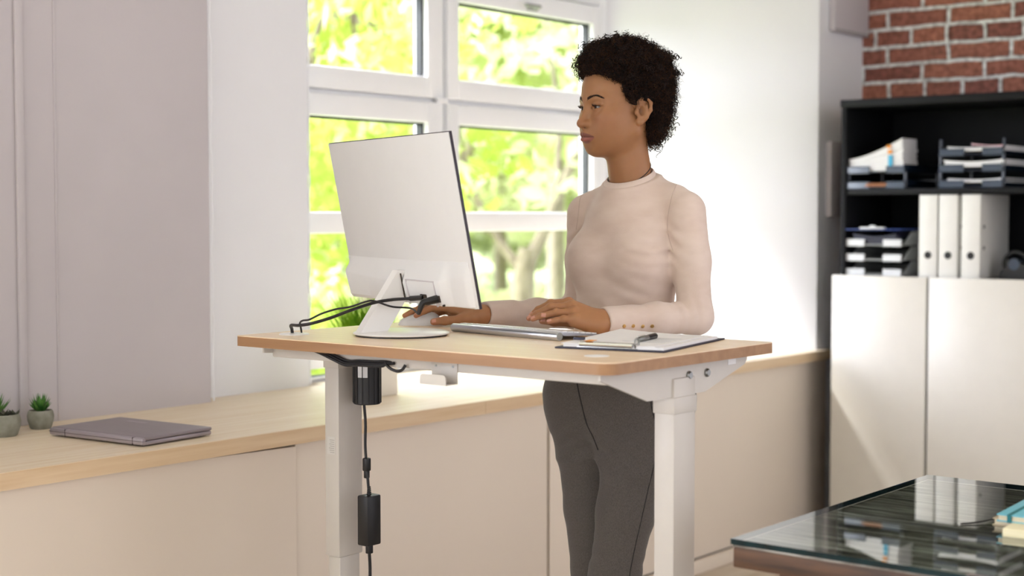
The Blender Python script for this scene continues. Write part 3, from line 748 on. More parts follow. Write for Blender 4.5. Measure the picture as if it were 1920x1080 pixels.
# ------------------------------------------------------------------ black bookcase with ivory doors
BX = 5.50
B = thing('bookcase', 'tall black bookcase with open shelves and ivory lower doors', 'bookcase', (BX, 1.99, 0))
def bl(y): return y - 1.99
BL, BR = 2.762, 1.22
obj('side_panel', MB().box(0.0, 0.44, bl(BL - 0.022), bl(BL), 0, 1.745, bev=0.002), M_bookblack, B)
obj('side_panel', MB().box(0.0, 0.44, bl(BR), bl(BR + 0.022), 0, 1.745, bev=0.002), M_bookblack, B)
obj('top_panel', MB().box(-0.004, 0.445, bl(BR - 0.004), bl(BL + 0.004), 1.722, 1.752, bev=0.002), M_bookblack, B)
obj('back_panel', MB().box(0.425, 0.438, bl(BR + 0.02), bl(BL - 0.02), 0.05, 1.73), M_bookblack, B)
for z0, z1 in ((1.378, 1.400), (1.036, 1.058), (0.05, 0.072)):
    obj('shelf', MB().box(0.006, 0.43, bl(BR + 0.02), bl(BL - 0.02), z0, z1, bev=0.0015), M_bookblack, B)
obj('plinth', MB().box(0.03, 0.43, bl(BR + 0.02), bl(BL - 0.02), 0.0, 0.05), M_bookblack, B)
for y0, y1, hy in ((2.391, 2.786, 2.43), (1.985, 2.381, 2.345), (1.215, 1.976, 1.95)):
    d_ = obj('door', MB().box(-0.020, -0.001, bl(y0), bl(y1), 0.055, 1.060, bev=0.0025), M_door, B)

# ring binders
def binder(y0, label, w_=0.0745, h_=0.316):
    R_ = thing('ring_binder', label, 'binder', (BX + 0.012, y0, 1.0585), group='white ring binders on the bookcase')
    sh = MB()
    sh.box(0.0, 0.0028, -w_, 0, 0, h_, bev=0.001); sh.box(0.0, 0.283, -w_, -w_ + 0.0028, 0, h_, bev=0.001); sh.box(0.0, 0.283, -0.0028, 0, 0, h_, bev=0.001)
    obj('cover', sh, M_binder, R_)
    obj('pages', MB().box(0.012, 0.24, -w_ + 0.012, -0.012, 0.008, h_ - 0.02), M_paper, R_)
    rg_ = MB().tube([(-0.0006, -w_ / 2 + 0.0115 * math.cos(a_), 0.086 + 0.0115 * math.sin(a_)) for a_ in np.linspace(0, 2 * PI, 25)[:-1]], 0.0028, 8, closed=True)
    rg_.cyl((-0.0006, -w_ / 2, 0.086), (0.0005, -w_ / 2, 0.086), 0.0105, 20)
    obj('finger_hole', rg_, M_hole, R_)
    for zz in (0.115, 0.195): obj('cover_eyelet', MB().cyl((0.035, -w_ - 0.0008, zz), (0.035, -w_ + 0.001, zz), 0.0075, 16), M_hole, R_)
    return R_
binder(2.437, 'white ring binder beside the grey letter trays on the bookcase')
binder(2.357, 'white ring binder in the middle of the three on the bookcase')
binder(2.268, 'rightmost of the three white binders, showing its side with two eyelets')

def tray_tower(name, label, y0, y1, z, tiers, pitch, m, m_lab, depth=0.33, zfrom=0, arms=True, wedge=False):
    T_ = thing(name, label, 'letter tray', (BX + 0.015, (y0 + y1) / 2, z))
    hw = (y1 - y0) / 2
    for k in range(tiers):
        z0 = k * pitch + 0.004
        tr = MB(); tr.box(0.0, depth, -hw + 0.01, hw - 0.01, z0, z0 + 0.004, bev=0.001)
        for s_ in (-1, 1):
            if wedge:
                tr.prism([(0.02, z0), (depth, z0), (depth, z0 + pitch - 0.004), (0.10, z0 + pitch - 0.004)], lambda a, b, t_: (a, t_, b), s_ * hw - 0.002, s_ * hw + 0.002)
            else:
                tr.box(0.0, depth, s_ * hw - 0.003, s_ * hw + 0.003, z0, z0 + 0.030, bev=0.002)
        tr.box(depth - 0.004, depth, -hw, hw, z0, z0 + 0.035)
        to = obj('tray', tr, m, T_)
        # two raised front lips with a gap in between
        for a_, b_ in ((-hw, -hw * 0.40), (hw * 0.25 if not wedge else hw * 0.36, hw)):
            obj('front_lip', MB().box(-0.0045, 0.004, -b_, -a_, z0 - 0.001, z0 + 0.021, bev=0.003), m_lab, to)
        if k < tiers and not wedge:
            for s_ in (-1, 1):
                for xx in (0.012, depth - 0.02):
                    if k < tiers - 1 or tiers == 3: obj('post', MB().cyl((xx, s_ * (hw - 0.002), z0), (xx, s_ * (hw - 0.002), z0 + pitch), 0.007, 12), m, to)
    return T_
M_smokelip = mat('smoke_acrylic_lip', rgb(72, 84, 100), 0.15, var=0.1, spec=0.8)
tray_tower('letter_trays', 'low smoked blue letter trays under the tall pile of paper', 2.737, 2.502, 1.400, 2, 0.060, M_smoke, M_smokelip)
tray_tower('letter_trays', 'three tier smoked blue letter trays above the white binders', 2.356, 2.116, 1.400, 3, 0.060, M_smoke, M_smokelip)
tray_tower('letter_trays', 'three tier grey letter trays standing left of the white binders', 2.740, 2.513, 1.0585, 3, 0.058, M_greytray, M_tablabel, wedge=True)

# paper pile fanned on the smoked trays
PP = thing('paper_pile', 'tall fanned pile of white papers with orange and blue tabs on tray', 'papers', (BX + 0.02, 2.615, 1.470))
def pile(mb, W0, W1, n, z0, fn_top, th, x0=0.0, x1=0.21):
    for k in range(n):
        t0 = k / n; vs = []; fs = []; nx = 14
        off = random.uniform(-0.004, 0.004); xo = random.uniform(-0.003, 0.003)
        for i in range(nx + 1):
            u_ = i / nx; y = W0 + (W1 - W0) * u_ + off
            zb = z0 + fn_top(u_) * t0; zt = z0 + fn_top(u_) * (t0 + 0.86 / n)
            vs += [(x0 + xo, y, zb), (x0 + xo, y, zt), (x1 + xo, y, zb), (x1 + xo, y, zt)]
        for i in range(nx):
            a_ = i * 4; b_ = a_ + 4
            fs += [(a_, b_, b_ + 1, a_ + 1), (a_ + 2, a_ + 3, b_ + 3, b_ + 2), (a_ + 1, b_ + 1, b_ + 3, a_ + 3), (a_, a_ + 2, b_ + 2, b_)]
        fs += [(0, 1, 3, 2), (nx * 4, nx * 4 + 2, nx * 4 + 3, nx * 4 + 1)]
        mb.add(vs, fs)
pb = MB(); pile(pb, 0.118, -0.105, 16, 0.0, lambda u_: 0.048 + 0.078 * u_ ** 1.5, 0.0, 0.0, 0.13)
obj('sheets', pb, M_paper, PP)
tb = MB(); tb.box(-0.006, 0.0, -0.063, -0.047, 0.0, 0.060); obj('blue_tab', tb, M_cyan, PP)
tb = MB(); tb.box(-0.006, 0.0, -0.061, -0.045, 0.066, 0.080); tb.box(-0.006, 0.0, -0.056, -0.040, 0.088, 0.099); obj('orange_tab', tb, M_orange, PP)
def flat_papers(label, y0, y1, x, z, h, m=M_paper, bow=0.006, n=5, cat='papers', nm='paper_stack'):
    o_ = thing(nm, label, cat, (x, (y0 + y1) / 2, z))
    mb = MB(); pile(mb, (y0 - y1) / 2, -(y0 - y1) / 2, n, 0.0, lambda u_: h + bow * (abs(2 * u_ - 1) ** 2), 0.0, 0.0, 0.25)
    obj('sheets', mb, m, o_); return o_
X0_ = BX + 0.012
flat_papers('thin papers lying in the lowest right smoked tray', 2.335, 2.115, X0_ + .02, 1.420, 0.012)
flat_papers('thick papers in the middle right smoked tray', 2.342, 2.112, X0_ + .005, 1.479, 0.020, bow=0.008)
flat_papers('white papers in the top right smoked tray', 2.332, 2.108, X0_ + .01, 1.538, 0.014)
pk = flat_papers('pale pink sheet sloping on the papers of the top right smoked tray', 2.235, 2.118, X0_, 1.556, 0.003, M_pink, 0.004, 1, nm='pink_sheet', cat='paper')
pk.rotation_euler = (math.radians(4), 0, 0)
fo = flat_papers('brown folder in the lower left smoked tray under the paper pile', 2.66, 2.575, X0_, 1.409, 0.014, mat('tan_folder', rgb(150, 92, 52), 0.6, var=0.1), 0.0, 2, nm='folder', cat='folder')
fb = thing('blue_clipboard', 'blue clipboard on top of the grey letter trays', 'clipboard', (BX + 0.0, 2.62, 1.0585 + 0.180))
obj('board', MB().box(0.0, 0.30, -0.11, 0.12, 0.0, 0.004, bev=0.001), M_blue, fb)
cm = MB().box(0.0, 0.03, -0.04, 0.06, 0.004, 0.012, bev=0.002); cm.cyl((0.004, -0.005, 0.011), (0.004, 0.015, 0.011), 0.0085, 14)
obj('clip', cm, M_tablabel, fb)
flat_papers('dark folder sagging in the top grey letter tray', 2.715, 2.535, BX + 0.022, 1.0585 + 0.126, 0.030, M_navy, 0.012, 4, nm='folder', cat='folder')
tg = thing('tape_dispenser', 'small dark tape dispenser at right of the white binders', 'tape dispenser', (BX + 0.10, 2.09, 1.0585))
tr_ = MB().tube([(0, 0.045 * math.cos(a_), 0.055 + 0.045 * math.sin(a_)) for a_ in np.linspace(0, 2 * PI, 33)[:-1]], 0.008, 10, closed=True)
obj('ring', tr_, M_black, tg)
obj('body', MB().prism([(-0.06, 0), (0.06, 0), (0.05, 0.03), (0.0, 0.07), (-0.045, 0.05)], lambda a, b, t_: (t_, a, b), -0.02, 0.02), M_black, tg)
obj('tape_roll', MB().cyl((-0.022, 0, 0.055), (0.022, 0, 0.055), 0.022, 24), M_smokelip, tg)

# ------------------------------------------------------------------ table with a glass top
ZT = 0.745
def table_wood():
    m = bpy.data.materials.new('weathered_dark_timber'); m.use_nodes = True
    n = m.node_tree.nodes; l = m.node_tree.links; b = n['Principled BSDF']
    tc = n.new('ShaderNodeTexCoord'); mp = n.new('ShaderNodeMapping'); mp.inputs['Scale'].default_value = (24, 1.6, 24)
    l.new(tc.outputs['Object'], mp.inputs[0])
    a = n.new('ShaderNodeTexNoise'); a.inputs['Scale'].default_value = 2.2; a.inputs['Detail'].default_value = 9; a.inputs['Roughness'].default_value = 0.7
    l.new(mp.outputs[0], a.inputs[0])
    rp = n.new('ShaderNodeValToRGB'); e = rp.color_ramp.elements
    e[0].position = 0.36; e[0].color = rgb(50, 45, 40); e[1].position = 0.66; e[1].color = rgb(214, 208, 198)
    x = e.new(0.5); x.color = rgb(112, 103, 92)
    l.new(a.outputs['Fac'], rp.inputs[0]); l.new(rp.outputs[0], b.inputs['Base Color']); b.inputs['Roughness'].default_value = 0.7
    return m
M_tw = table_wood()
M_rust = mat('rustic_brown_timber', rgb(100, 68, 42), 0.6, scale=5, stretch=(6, 1.0, 14), color2=rgb(44, 29, 18), detail=8, bump=0.4, bump_scale=8)
M_tglass = thin_glass('table_glass', (0.93, 0.98, 0.97, 1), 0.012, 1.8, 1.6)
M_tedge = mat('teal_glass_edge', rgb(10, 40, 44), 0.2, var=0.5, spec=0.3)
TBX0, TBX1, TBY1, TBY0 = 2.235, 3.052, 1.322, -0.35
TB = thing('table', 'dark weathered timber table with green edged glass top', 'table', ((TBX0 + TBX1) / 2, 0.49, 0))
cx_, cy_ = (TBX0 + TBX1) / 2, 0.49
wt = MB()
npl = 6
for k in range(npl):
    xa = TBX0 + 0.003 + (TBX1 - TBX0 - 0.006) * k / npl; xb = TBX0 + 0.003 + (TBX1 - TBX0 - 0.006) * (k + 1) / npl - 0.002
    wt.box(xa - cx_, xb - cx_, TBY0 - cy_, TBY1 - 0.003 - cy_, ZT - 0.014, ZT - 0.0105, mi=0)
wt.box(TBX0 + 0.003 - cx_, TBX1 - 0.003 - cx_, TBY0 - cy_, TBY1 - 0.003 - cy_, ZT - 0.050, ZT - 0.0142, bev=0.003, mi=1)
obj('timber_top', wt, [M_tw, M_rust], TB)
gl = MB().box(TBX0 - cx_, TBX1 - cx_, TBY0 - cy_, TBY1 - cy_, ZT - 0.010, ZT)
go = obj('glass_top', gl, [M_tglass, M_tedge], TB)
for p in go.data.polygons: p.material_index = 0 if abs(p.normal.z) > 0.5 else 1
for sx_ in (-1, 1):
    for sy_ in (-1, 1):
        obj('leg', MB().box(sx_ * 0.33 - 0.04, sx_ * 0.33 + 0.04, sy_ * 0.72 - 0.04, sy_ * 0.72 + 0.04, 0.0, ZT - 0.051, bev=0.004), M_rust, TB)
obj('apron', MB().box(-0.29, 0.29, 0.70, 0.73, ZT - 0.12, ZT - 0.051), M_rust, TB)

# notebooks and note pad
def book(name, label, loc, rot, w_, d_, h_, mc, cat='notebook'):
    o_ = thing(name, label, cat, loc, rotz=rot)
    c_ = MB(); c_.box(0, d_, -w_, 0, h_ - 0.002, h_, bev=0.0008); c_.box(0, d_, -w_, 0, 0, 0.002, bev=0.0008); c_.box(d_ - 0.002, d_, -w_, 0, 0, h_, bev=0.0005)
    obj('cover', c_, mc, o_)
    obj('pages', MB().box(0.003, d_ - 0.002, -w_ + 0.003, -0.003, 0.002, h_ - 0.002), mat('ivory_pages', rgb(222, 210, 184), 0.8, scale=3, stretch=(1, 1, 300), color2=rgb(204, 190, 160)), o_)
    return o_
M_teal = mat('teal_cover', rgb(112, 190, 206), 0.5, var=0.04); M_tealband = mat('teal_elastic', rgb(22, 112, 120), 0.6, var=0.1)
M_beige = mat('beige_cover', rgb(190, 174, 144), 0.6, var=0.08)
nb1 = book('notebook', 'beige notebook under the teal one on the glass table', (2.628, 1.016, ZT), math.radians(2), 0.15, 0.21, 0.013, M_beige)
nb2 = book('notebook', 'teal notebook with elastic band on top of the beige notebook', (2.600, 0.998, ZT + 0.0135), math.radians(4), 0.15, 0.21, 0.013, M_teal)
el_ = MB().box(-0.0008, 0.2105, -0.026, -0.019, -0.0004, 0.0136); obj('elastic_band', el_, M_tealband, nb2)
ribbon = MB().tube(bez([(0.03, -0.01, 0.0065), (0.012, 0.004, 0.0075), (0.0, 0.018, 0.004), (-0.018, 0.032, 0.0022), (-0.036, 0.044, 0.0022)]), 0.0024, 8, flat=0.7)
obj('bookmark_ribbon', ribbon, M_cable, nb1)
nt = thing('note_pad', 'small block of cream sticky notes on the glass table', 'note pad', (2.545, 0.966, ZT), rotz=math.radians(4))
obj('sheets', MB().box(0, 0.076, -0.076, 0, 0, 0.014, bev=0.0006), mat('cream_note_paper', rgb(244, 236, 200), 0.7, scale=3, stretch=(1, 1, 200), color2=rgb(226, 216, 172)), nt)

# ------------------------------------------------------------------ outside: lawn and spring trees
FWD = Vector((math.cos(math.radians(38.9)), math.sin(math.radians(38.9)), 0)); RGT = Vector((FWD.y, -FWD.x, 0))
def garden(dist, side): p = FWD * dist + RGT * side; return p.x, p.y
ZG = -0.7
lw = MB().box(-40, 90, 4.05, 110, ZG - 0.2, ZG)
struct(obj('ground', lw, M_lawn))
def leaves(cents, radii, n, size, rng, flat=0.8):
    cents = np.array(cents); radii = np.array(radii)
    pick = rng.choice(len(cents), n, p=radii ** 2 / np.sum(radii ** 2))
    d = rng.normal(size=(n, 3)); d /= np.linalg.norm(d, axis=1, keepdims=True)
    r = radii[pick] * rng.uniform(0.35, 1.0, n) ** 0.5
    c = cents[pick] + d * r[:, None] * np.array([1, 1, flat])
    a = rng.normal(size=(n, 3)); a /= np.linalg.norm(a, axis=1, keepdims=True)
    b = np.cross(a, rng.normal(size=(n, 3))); b /= np.linalg.norm(b, axis=1, keepdims=True)
    s = size * rng.uniform(0.6, 1.3, n)[:, None]
    V = np.stack([c - a * s, c + b * s * 0.55, c + a * s, c - b * s * 0.55], 1).reshape(-1, 3)
    F = np.arange(4 * n).reshape(-1, 4)
    return V, F
def tree(label, x, y, trunk_pts, r0, branches, cents, radii, n, size, lm, seed, group='spring trees outside the window', name='tree'):
    t_ = thing(name, label, 'tree', (x, y, ZG), group=group)
    rng = np.random.default_rng(seed)
    tm_ = MB().tube(bez(trunk_pts, 6), [r0 * 1.25, r0, r0 * 0.8], 12)
    for b_, rb in branches: tm_.tube(bez(b_, 5), [rb, rb * 0.65, rb * 0.25], 8)
    obj('trunk', tm_, M_bark, t_)
    V, F = leaves(cents, radii, n, size, rng)
    np_obj('foliage', V, F, lm, t_, smooth=False)
    return t_
x, y = garden(11.0, 0.10)
rr = random.Random(5)
def crown(cx, cy, cz, R, k, rmin, rmax, rd):
    cs, rs = [], []
    for _ in range(k):
        a_ = rd.uniform(0, 2 * PI); q = R * rd.uniform(0.2, 1) ** 0.6; h_ = rd.uniform(-0.8, 1)
        cs.append((cx + q * math.cos(a_), cy + q * math.sin(a_), cz + h_ * R * 0.75)); rs.append(rd.uniform(rmin, rmax))
    return cs, rs
def rv(s_, f_): v_ = RGT * s_ + FWD * f_; return v_
def pt(s_, f_, z_): v_ = rv(s_, f_); return (v_.x, v_.y, z_)
# the forked tree in the middle of the right lower pane
cs, rs = crown(0, 0, 4.2, 2.6, 26, 0.5, 0.95, rr)
tree('forked tree with thick pale trunk seen through the right lower pane', x, y,
     [pt(0.02, 0, 0), pt(0.0, 0, 0.8), pt(-0.02, 0, 1.45), pt(0.02, 0, 1.75)], 0.088,
     [([pt(0.0, 0, 1.55), pt(-0.25, 0.1, 1.9), pt(-0.55, 0.2, 2.6), pt(-0.75, 0.3, 3.8)], 0.045),
      ([pt(0.0, 0, 1.6), pt(0.18, 0, 2.0), pt(0.42, -0.1, 2.7), pt(0.5, -0.1, 4.0)], 0.056),
      ([pt(0.2, 0, 2.0), pt(0.24, 0.2, 2.7), pt(0.1, 0.3, 3.8)], 0.030),
      ([pt(-0.2, 0.1, 1.85), pt(-0.5, 0.0, 1.98), pt(-0.85, -0.1, 2.3)], 0.024)],
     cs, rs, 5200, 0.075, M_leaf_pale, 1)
specs = [ # label, dist, side, crown height, R, blobs, leaves, size, material
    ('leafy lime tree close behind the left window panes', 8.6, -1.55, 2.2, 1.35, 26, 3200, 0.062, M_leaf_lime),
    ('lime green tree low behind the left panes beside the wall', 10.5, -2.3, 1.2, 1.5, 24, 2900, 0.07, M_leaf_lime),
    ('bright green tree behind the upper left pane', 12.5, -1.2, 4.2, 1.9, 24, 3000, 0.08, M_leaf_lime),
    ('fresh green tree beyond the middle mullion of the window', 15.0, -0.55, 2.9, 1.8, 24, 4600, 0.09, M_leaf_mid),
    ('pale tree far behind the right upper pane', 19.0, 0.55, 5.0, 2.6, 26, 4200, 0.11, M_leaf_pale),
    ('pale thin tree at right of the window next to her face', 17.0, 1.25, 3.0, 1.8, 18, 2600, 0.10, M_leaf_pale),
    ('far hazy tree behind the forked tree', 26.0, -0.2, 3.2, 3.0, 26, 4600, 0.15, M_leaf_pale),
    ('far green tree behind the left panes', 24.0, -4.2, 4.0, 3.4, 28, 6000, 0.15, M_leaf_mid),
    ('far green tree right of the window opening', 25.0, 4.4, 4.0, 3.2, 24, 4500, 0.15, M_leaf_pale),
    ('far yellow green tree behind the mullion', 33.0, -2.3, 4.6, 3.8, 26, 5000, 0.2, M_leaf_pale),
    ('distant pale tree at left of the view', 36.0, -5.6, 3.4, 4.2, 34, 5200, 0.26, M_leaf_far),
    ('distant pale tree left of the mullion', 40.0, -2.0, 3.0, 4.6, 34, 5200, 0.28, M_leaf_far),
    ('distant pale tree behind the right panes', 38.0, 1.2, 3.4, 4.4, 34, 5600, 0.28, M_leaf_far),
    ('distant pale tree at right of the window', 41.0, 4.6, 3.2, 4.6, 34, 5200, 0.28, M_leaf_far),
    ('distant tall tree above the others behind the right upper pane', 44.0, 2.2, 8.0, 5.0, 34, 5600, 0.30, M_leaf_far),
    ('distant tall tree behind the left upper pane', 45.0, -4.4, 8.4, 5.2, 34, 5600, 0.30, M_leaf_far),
]
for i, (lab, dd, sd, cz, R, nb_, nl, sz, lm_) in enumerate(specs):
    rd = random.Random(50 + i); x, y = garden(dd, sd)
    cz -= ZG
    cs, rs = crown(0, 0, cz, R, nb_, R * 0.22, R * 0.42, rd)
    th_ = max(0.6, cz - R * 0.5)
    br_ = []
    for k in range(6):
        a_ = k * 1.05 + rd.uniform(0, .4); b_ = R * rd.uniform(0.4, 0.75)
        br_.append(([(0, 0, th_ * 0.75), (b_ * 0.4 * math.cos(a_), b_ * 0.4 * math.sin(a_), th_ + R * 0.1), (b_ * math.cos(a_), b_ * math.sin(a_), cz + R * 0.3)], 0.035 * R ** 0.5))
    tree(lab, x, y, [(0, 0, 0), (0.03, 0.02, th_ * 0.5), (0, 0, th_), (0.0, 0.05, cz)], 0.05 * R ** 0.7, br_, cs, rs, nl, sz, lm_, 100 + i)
for i, (dd, sd, W_, H_, lab) in enumerate(((14.0, -3.4, 1.7, 1.1, 'round lime shrub low on the lawn at left'), (21.0, -1.6, 2.4, 1.3, 'wide pale shrub across the lawn in the middle'), (22.0, 1.8, 2.2, 1.2, 'pale shrub across the lawn at right'))):
    rd = random.Random(90 + i); x, y = garden(dd, sd)
    t_ = thing('shrub', lab, 'shrub', (x, y, ZG), group='shrubs across the lawn')
    cs = [(rd.uniform(-1, 1) * W_, rd.uniform(-.6, .6) * W_, rd.uniform(0.2, 1) * H_ * 0.6) for _ in range(16)]
    V, F = leaves(cs, [H_ * 0.4] * 16, 3200, 0.09, np.random.default_rng(70 + i))
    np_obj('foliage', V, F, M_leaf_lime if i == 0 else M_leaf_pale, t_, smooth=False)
    sm = MB()
    for k in range(5): sm.tube([(0, 0, 0), (cs[k][0] * .5, cs[k][1] * .5, 0.3), cs[k]], 0.02, 6)
    obj('stems', sm, M_bark, t_)

# ------------------------------------------------------------------ the woman: signed-distance modelling helpers
def v3(p): return np.array(p, np.float32)
class Prim:
    def __init__(s, fn, lo, hi, k=0.01, op='u'): s.fn, s.lo, s.hi, s.k, s.op = fn, v3(lo), v3(hi), k, op
def cone(a, b, ra, rb, k=0.01, op='u'):
    a = v3(a); b = v3(b); ba = b - a; L2 = float(ba @ ba) + 1e-12
    def fn(p):
        pa = p - a; h = np.clip((pa @ ba) / L2, 0, 1)
        return np.linalg.norm(pa - h[:, None] * ba, axis=1) - (ra + (rb - ra) * h)
    R = max(ra, rb)
    return Prim(fn, np.minimum(a, b) - R, np.maximum(a, b) + R, k, op)
def ell(c, r, k=0.01, op='u', rot=None):
    c = v3(c); r = v3(r); Rm = None if rot is None else np.array(rot, np.float32)
    def fn(p):
        q = p - c
        if Rm is not None: q = q @ Rm
        k0 = np.linalg.norm(q / r, axis=1); k1 = np.linalg.norm(q / (r * r), axis=1) + 1e-9
        return k0 * (k0 - 1.0) / k1
    R = float(max(r)) if Rm is not None else r
    return Prim(fn, c - R, c + R, k, op)
def loft(secs, k=0.01, op='u', pw=2.0):
    """secs: rows (z, cx, cy, rx, ry) stacked upwards"""
    S = np.array(secs, np.float32)
    zs = S[:, 0]; zz = np.linspace(zs[0], zs[-1], 200)
    def cub(y):  # smooth the piecewise-linear table a little
        v = np.interp(zz, zs, y); ker = np.ones(17) / 17
        return np.convolve(np.pad(v, 8, mode='edge'), ker, 'valid')
    T = [cub(S[:, i]) for i in range(1, 5)]
    def fn(p):
        z = np.clip(p[:, 2], zs[0], zs[-1])
        cx, cy, rx, ry = (np.interp(z, zz, t) for t in T)
        dx = (p[:, 0] - cx) / rx; dy = (p[:, 1] - cy) / ry
        q = (np.abs(dx) ** pw + np.abs(dy) ** pw) ** (1 / pw)
        d = (q - 1) * np.minimum(rx, ry) * 0.9
        dz = np.maximum(zs[0] - p[:, 2], p[:, 2] - zs[-1])
        return np.maximum(d, dz)
    lo = (float((S[:, 1] - S[:, 3]).min()), float((S[:, 2] - S[:, 4]).min()), float(zs[0]))
    hi = (float((S[:, 1] + S[:, 3]).max()), float((S[:, 2] + S[:, 4]).max()), float(zs[-1]))
    return Prim(fn, lo, hi, k, op)
def cutplane(c, nrm, R, k=0.002):
    """removes what lies on the +n side of a plane, inside a ball R round c"""
    c = v3(c); nrm = v3(nrm); nrm = nrm / np.linalg.norm(nrm)
    def fn(p):
        q = p - c; return np.maximum(-(q @ nrm), np.linalg.norm(q, axis=1) - R)
    return Prim(fn, c - R, c + R, k, 's')
def evalf(prims, p, cut=0.05):
    lo = p.min(0); hi = p.max(0); d = np.full(len(p), 0.2, np.float32)
    for pr in prims:
        gap = np.maximum(np.maximum(pr.lo - hi, lo - pr.hi), 0)
        if gap @ gap > cut * cut: continue
        e = pr.fn(p); k = pr.k
        if pr.op == 'u':
            h = np.maximum(k - np.abs(d - e), 0) / k if k > 0 else 0
            d = np.minimum(d, e) - h * h * k * 0.25
        elif pr.op == 's':
            e = -e; h = np.maximum(k - np.abs(d - e), 0) / k if k > 0 else 0
            d = np.maximum(d, e) + h * h * k * 0.25
        elif pr.op == 'd':    # displacement
            d = d + e
    return d.astype(np.float32)
def mesh_sdf(prims, lo, hi, h, Bk=8):
    """surface nets, evaluated only in blocks near the surface"""
    lo = np.array(lo, np.float64); n = np.ceil((np.array(hi) - lo) / (h * Bk)).astype(int)
    N = n * Bk
    G = np.full(N, 0.2, np.float32)
    bi = np.stack(np.meshgrid(*[np.arange(m) for m in n], indexing='ij'), -1).reshape(-1, 3)
    bc = (lo + (bi + 0.5) * Bk * h - h * 0.5).astype(np.float32)
    order = np.lexsort((bi[:, 0], bi[:, 1], bi[:, 2]))
    bi, bc = bi[order], bc[order]
    d = np.concatenate([evalf(prims, bc[i:i + 256], 0.05 + Bk * h) for i in range(0, len(bc), 256)])
    act = np.abs(d) < Bk * h * 1.6
    Gb = G.reshape(n[0], Bk, n[1], Bk, n[2], Bk)
    for (i, j, k), dv in zip(bi[~act], d[~act]):
        if dv < 0: Gb[i, :, j, :, k, :] = dv
    loc_ = np.stack(np.meshgrid(*[np.arange(Bk)] * 3, indexing='ij'), -1).reshape(-1, 3) * h
    ab = bi[act]; CH = 24
    for s in range(0, len(ab), CH):
        bb = ab[s:s + CH]
        p = (lo + bb[:, None, :] * (Bk * h) + loc_[None]).reshape(-1, 3).astype(np.float32)
        dv = evalf(prims, p).reshape(len(bb), Bk, Bk, Bk)
        for q, (i, j, k) in enumerate(bb): Gb[i, :, j, :, k, :] = dv[q]
    return nets(G, lo, h)
def nets(G, lo, h):
    S = G < 0
    c = np.zeros(np.array(G.shape) - 1, np.int8)
    for dx in (0, 1):
        for dy in (0, 1):
            for dz in (0, 1):
                c += S[dx:S.shape[0] - 1 + dx, dy:S.shape[1] - 1 + dy, dz:S.shape[2] - 1 + dz]
    I = np.argwhere((c > 0) & (c < 8)); idx = np.full(c.shape, -1, np.int32); idx[tuple(I.T)] = np.arange(len(I))
    cor = [(a, b, e) for a in (0, 1) for b in (0, 1) for e in (0, 1)]
    val = [G[I[:, 0] + a, I[:, 1] + b, I[:, 2] + e] for a, b, e in cor]
    acc = np.zeros((len(I), 3)); cnt = np.zeros(len(I))
    for i in range(8):
        for j in range(i + 1, 8):
            if sum(abs(cor[i][q] - cor[j][q]) for q in range(3)) != 1: continue
            m = (val[i] < 0) != (val[j] < 0)
            t = np.where(m, val[i] / (val[i] - val[j] + 1e-20), 0)
            pos = np.array(cor[i])[None] + t[:, None] * (np.array(cor[j]) - np.array(cor[i]))[None]
            acc += pos * m[:, None]; cnt += m
    V = lo + (I + acc / cnt[:, None]) * h
    Fs = []
    for ax in range(3):
        sl0 = [slice(1, -1)] * 3; sl1 = [slice(1, -1)] * 3
        sl0[ax] = slice(0, -1); sl1[ax] = slice(1, None)
        s0 = S[tuple(sl0)]; s1 = S[tuple(sl1)]
        E_ = np.argwhere(s0 != s1)
        if not len(E_): continue
        off = np.ones(3, int); off[ax] = 0; E2 = E_ + off
        b_, c_ = (ax + 1) % 3, (ax + 2) % 3
        q = []
        for db, dc in ((0, 0), (-1, 0), (-1, -1), (0, -1)):
            X = E2.copy(); X[:, b_] += db; X[:, c_] += dc; q.append(idx[tuple(X.T)])
        q = np.stack(q, 1); flip = s1[tuple(E_.T)]
        q[flip] = q[flip][:, ::-1]
        Fs.append(q)
    F = np.concatenate(Fs); F = F[(F >= 0).all(1)]
    return V, F
def project(prims, p, dirv=None, steps=40):
    """walk points onto the surface (along dirv or along the gradient)"""
    p = np.array(p, np.float32).copy(); e = 0.0008
    for _ in range(steps):
        d = np.array([evalf(prims, q[None])[0] for q in p])
        if dirv is not None: p += (d[:, None] * np.array(dirv, np.float32)[None]) * 0.8
        else: p -= grad(prims, p) * d[:, None] * 0.8
        if np.abs(d).max() < 2e-4: break
    return p
def grad(prims, p, e=0.0008):
    g = np.zeros_like(p)
    for a in range(3):
        o = np.zeros(3, np.float32); o[a] = e
        g[:, a] = np.array([evalf(prims, (q + o)[None])[0] - evalf(prims, (q - o)[None])[0] for q in p])
    return g / (np.linalg.norm(g, axis=1, keepdims=True) + 1e-9)
def mir(fn_list):  # both sides
    out = []
    for f_ in fn_list: out += [f_(1), f_(-1)]
    return out

# ---- figure frame: x forward (towards the monitor), y to her left, z up; the root stands on the floor
PW = (2.92, 2.03, 0.0)
HO = np.array((0.0336, 0.0251, 1.5338)); HYAW = math.radians(-24.1)
HR = np.array(((math.cos(HYAW), -math.sin(HYAW), 0), (math.sin(HYAW), math.cos(HYAW), 0), (0, 0, 1)))
def h2b(p): return np.asarray(p) @ HR.T + HO     # head frame -> body frame

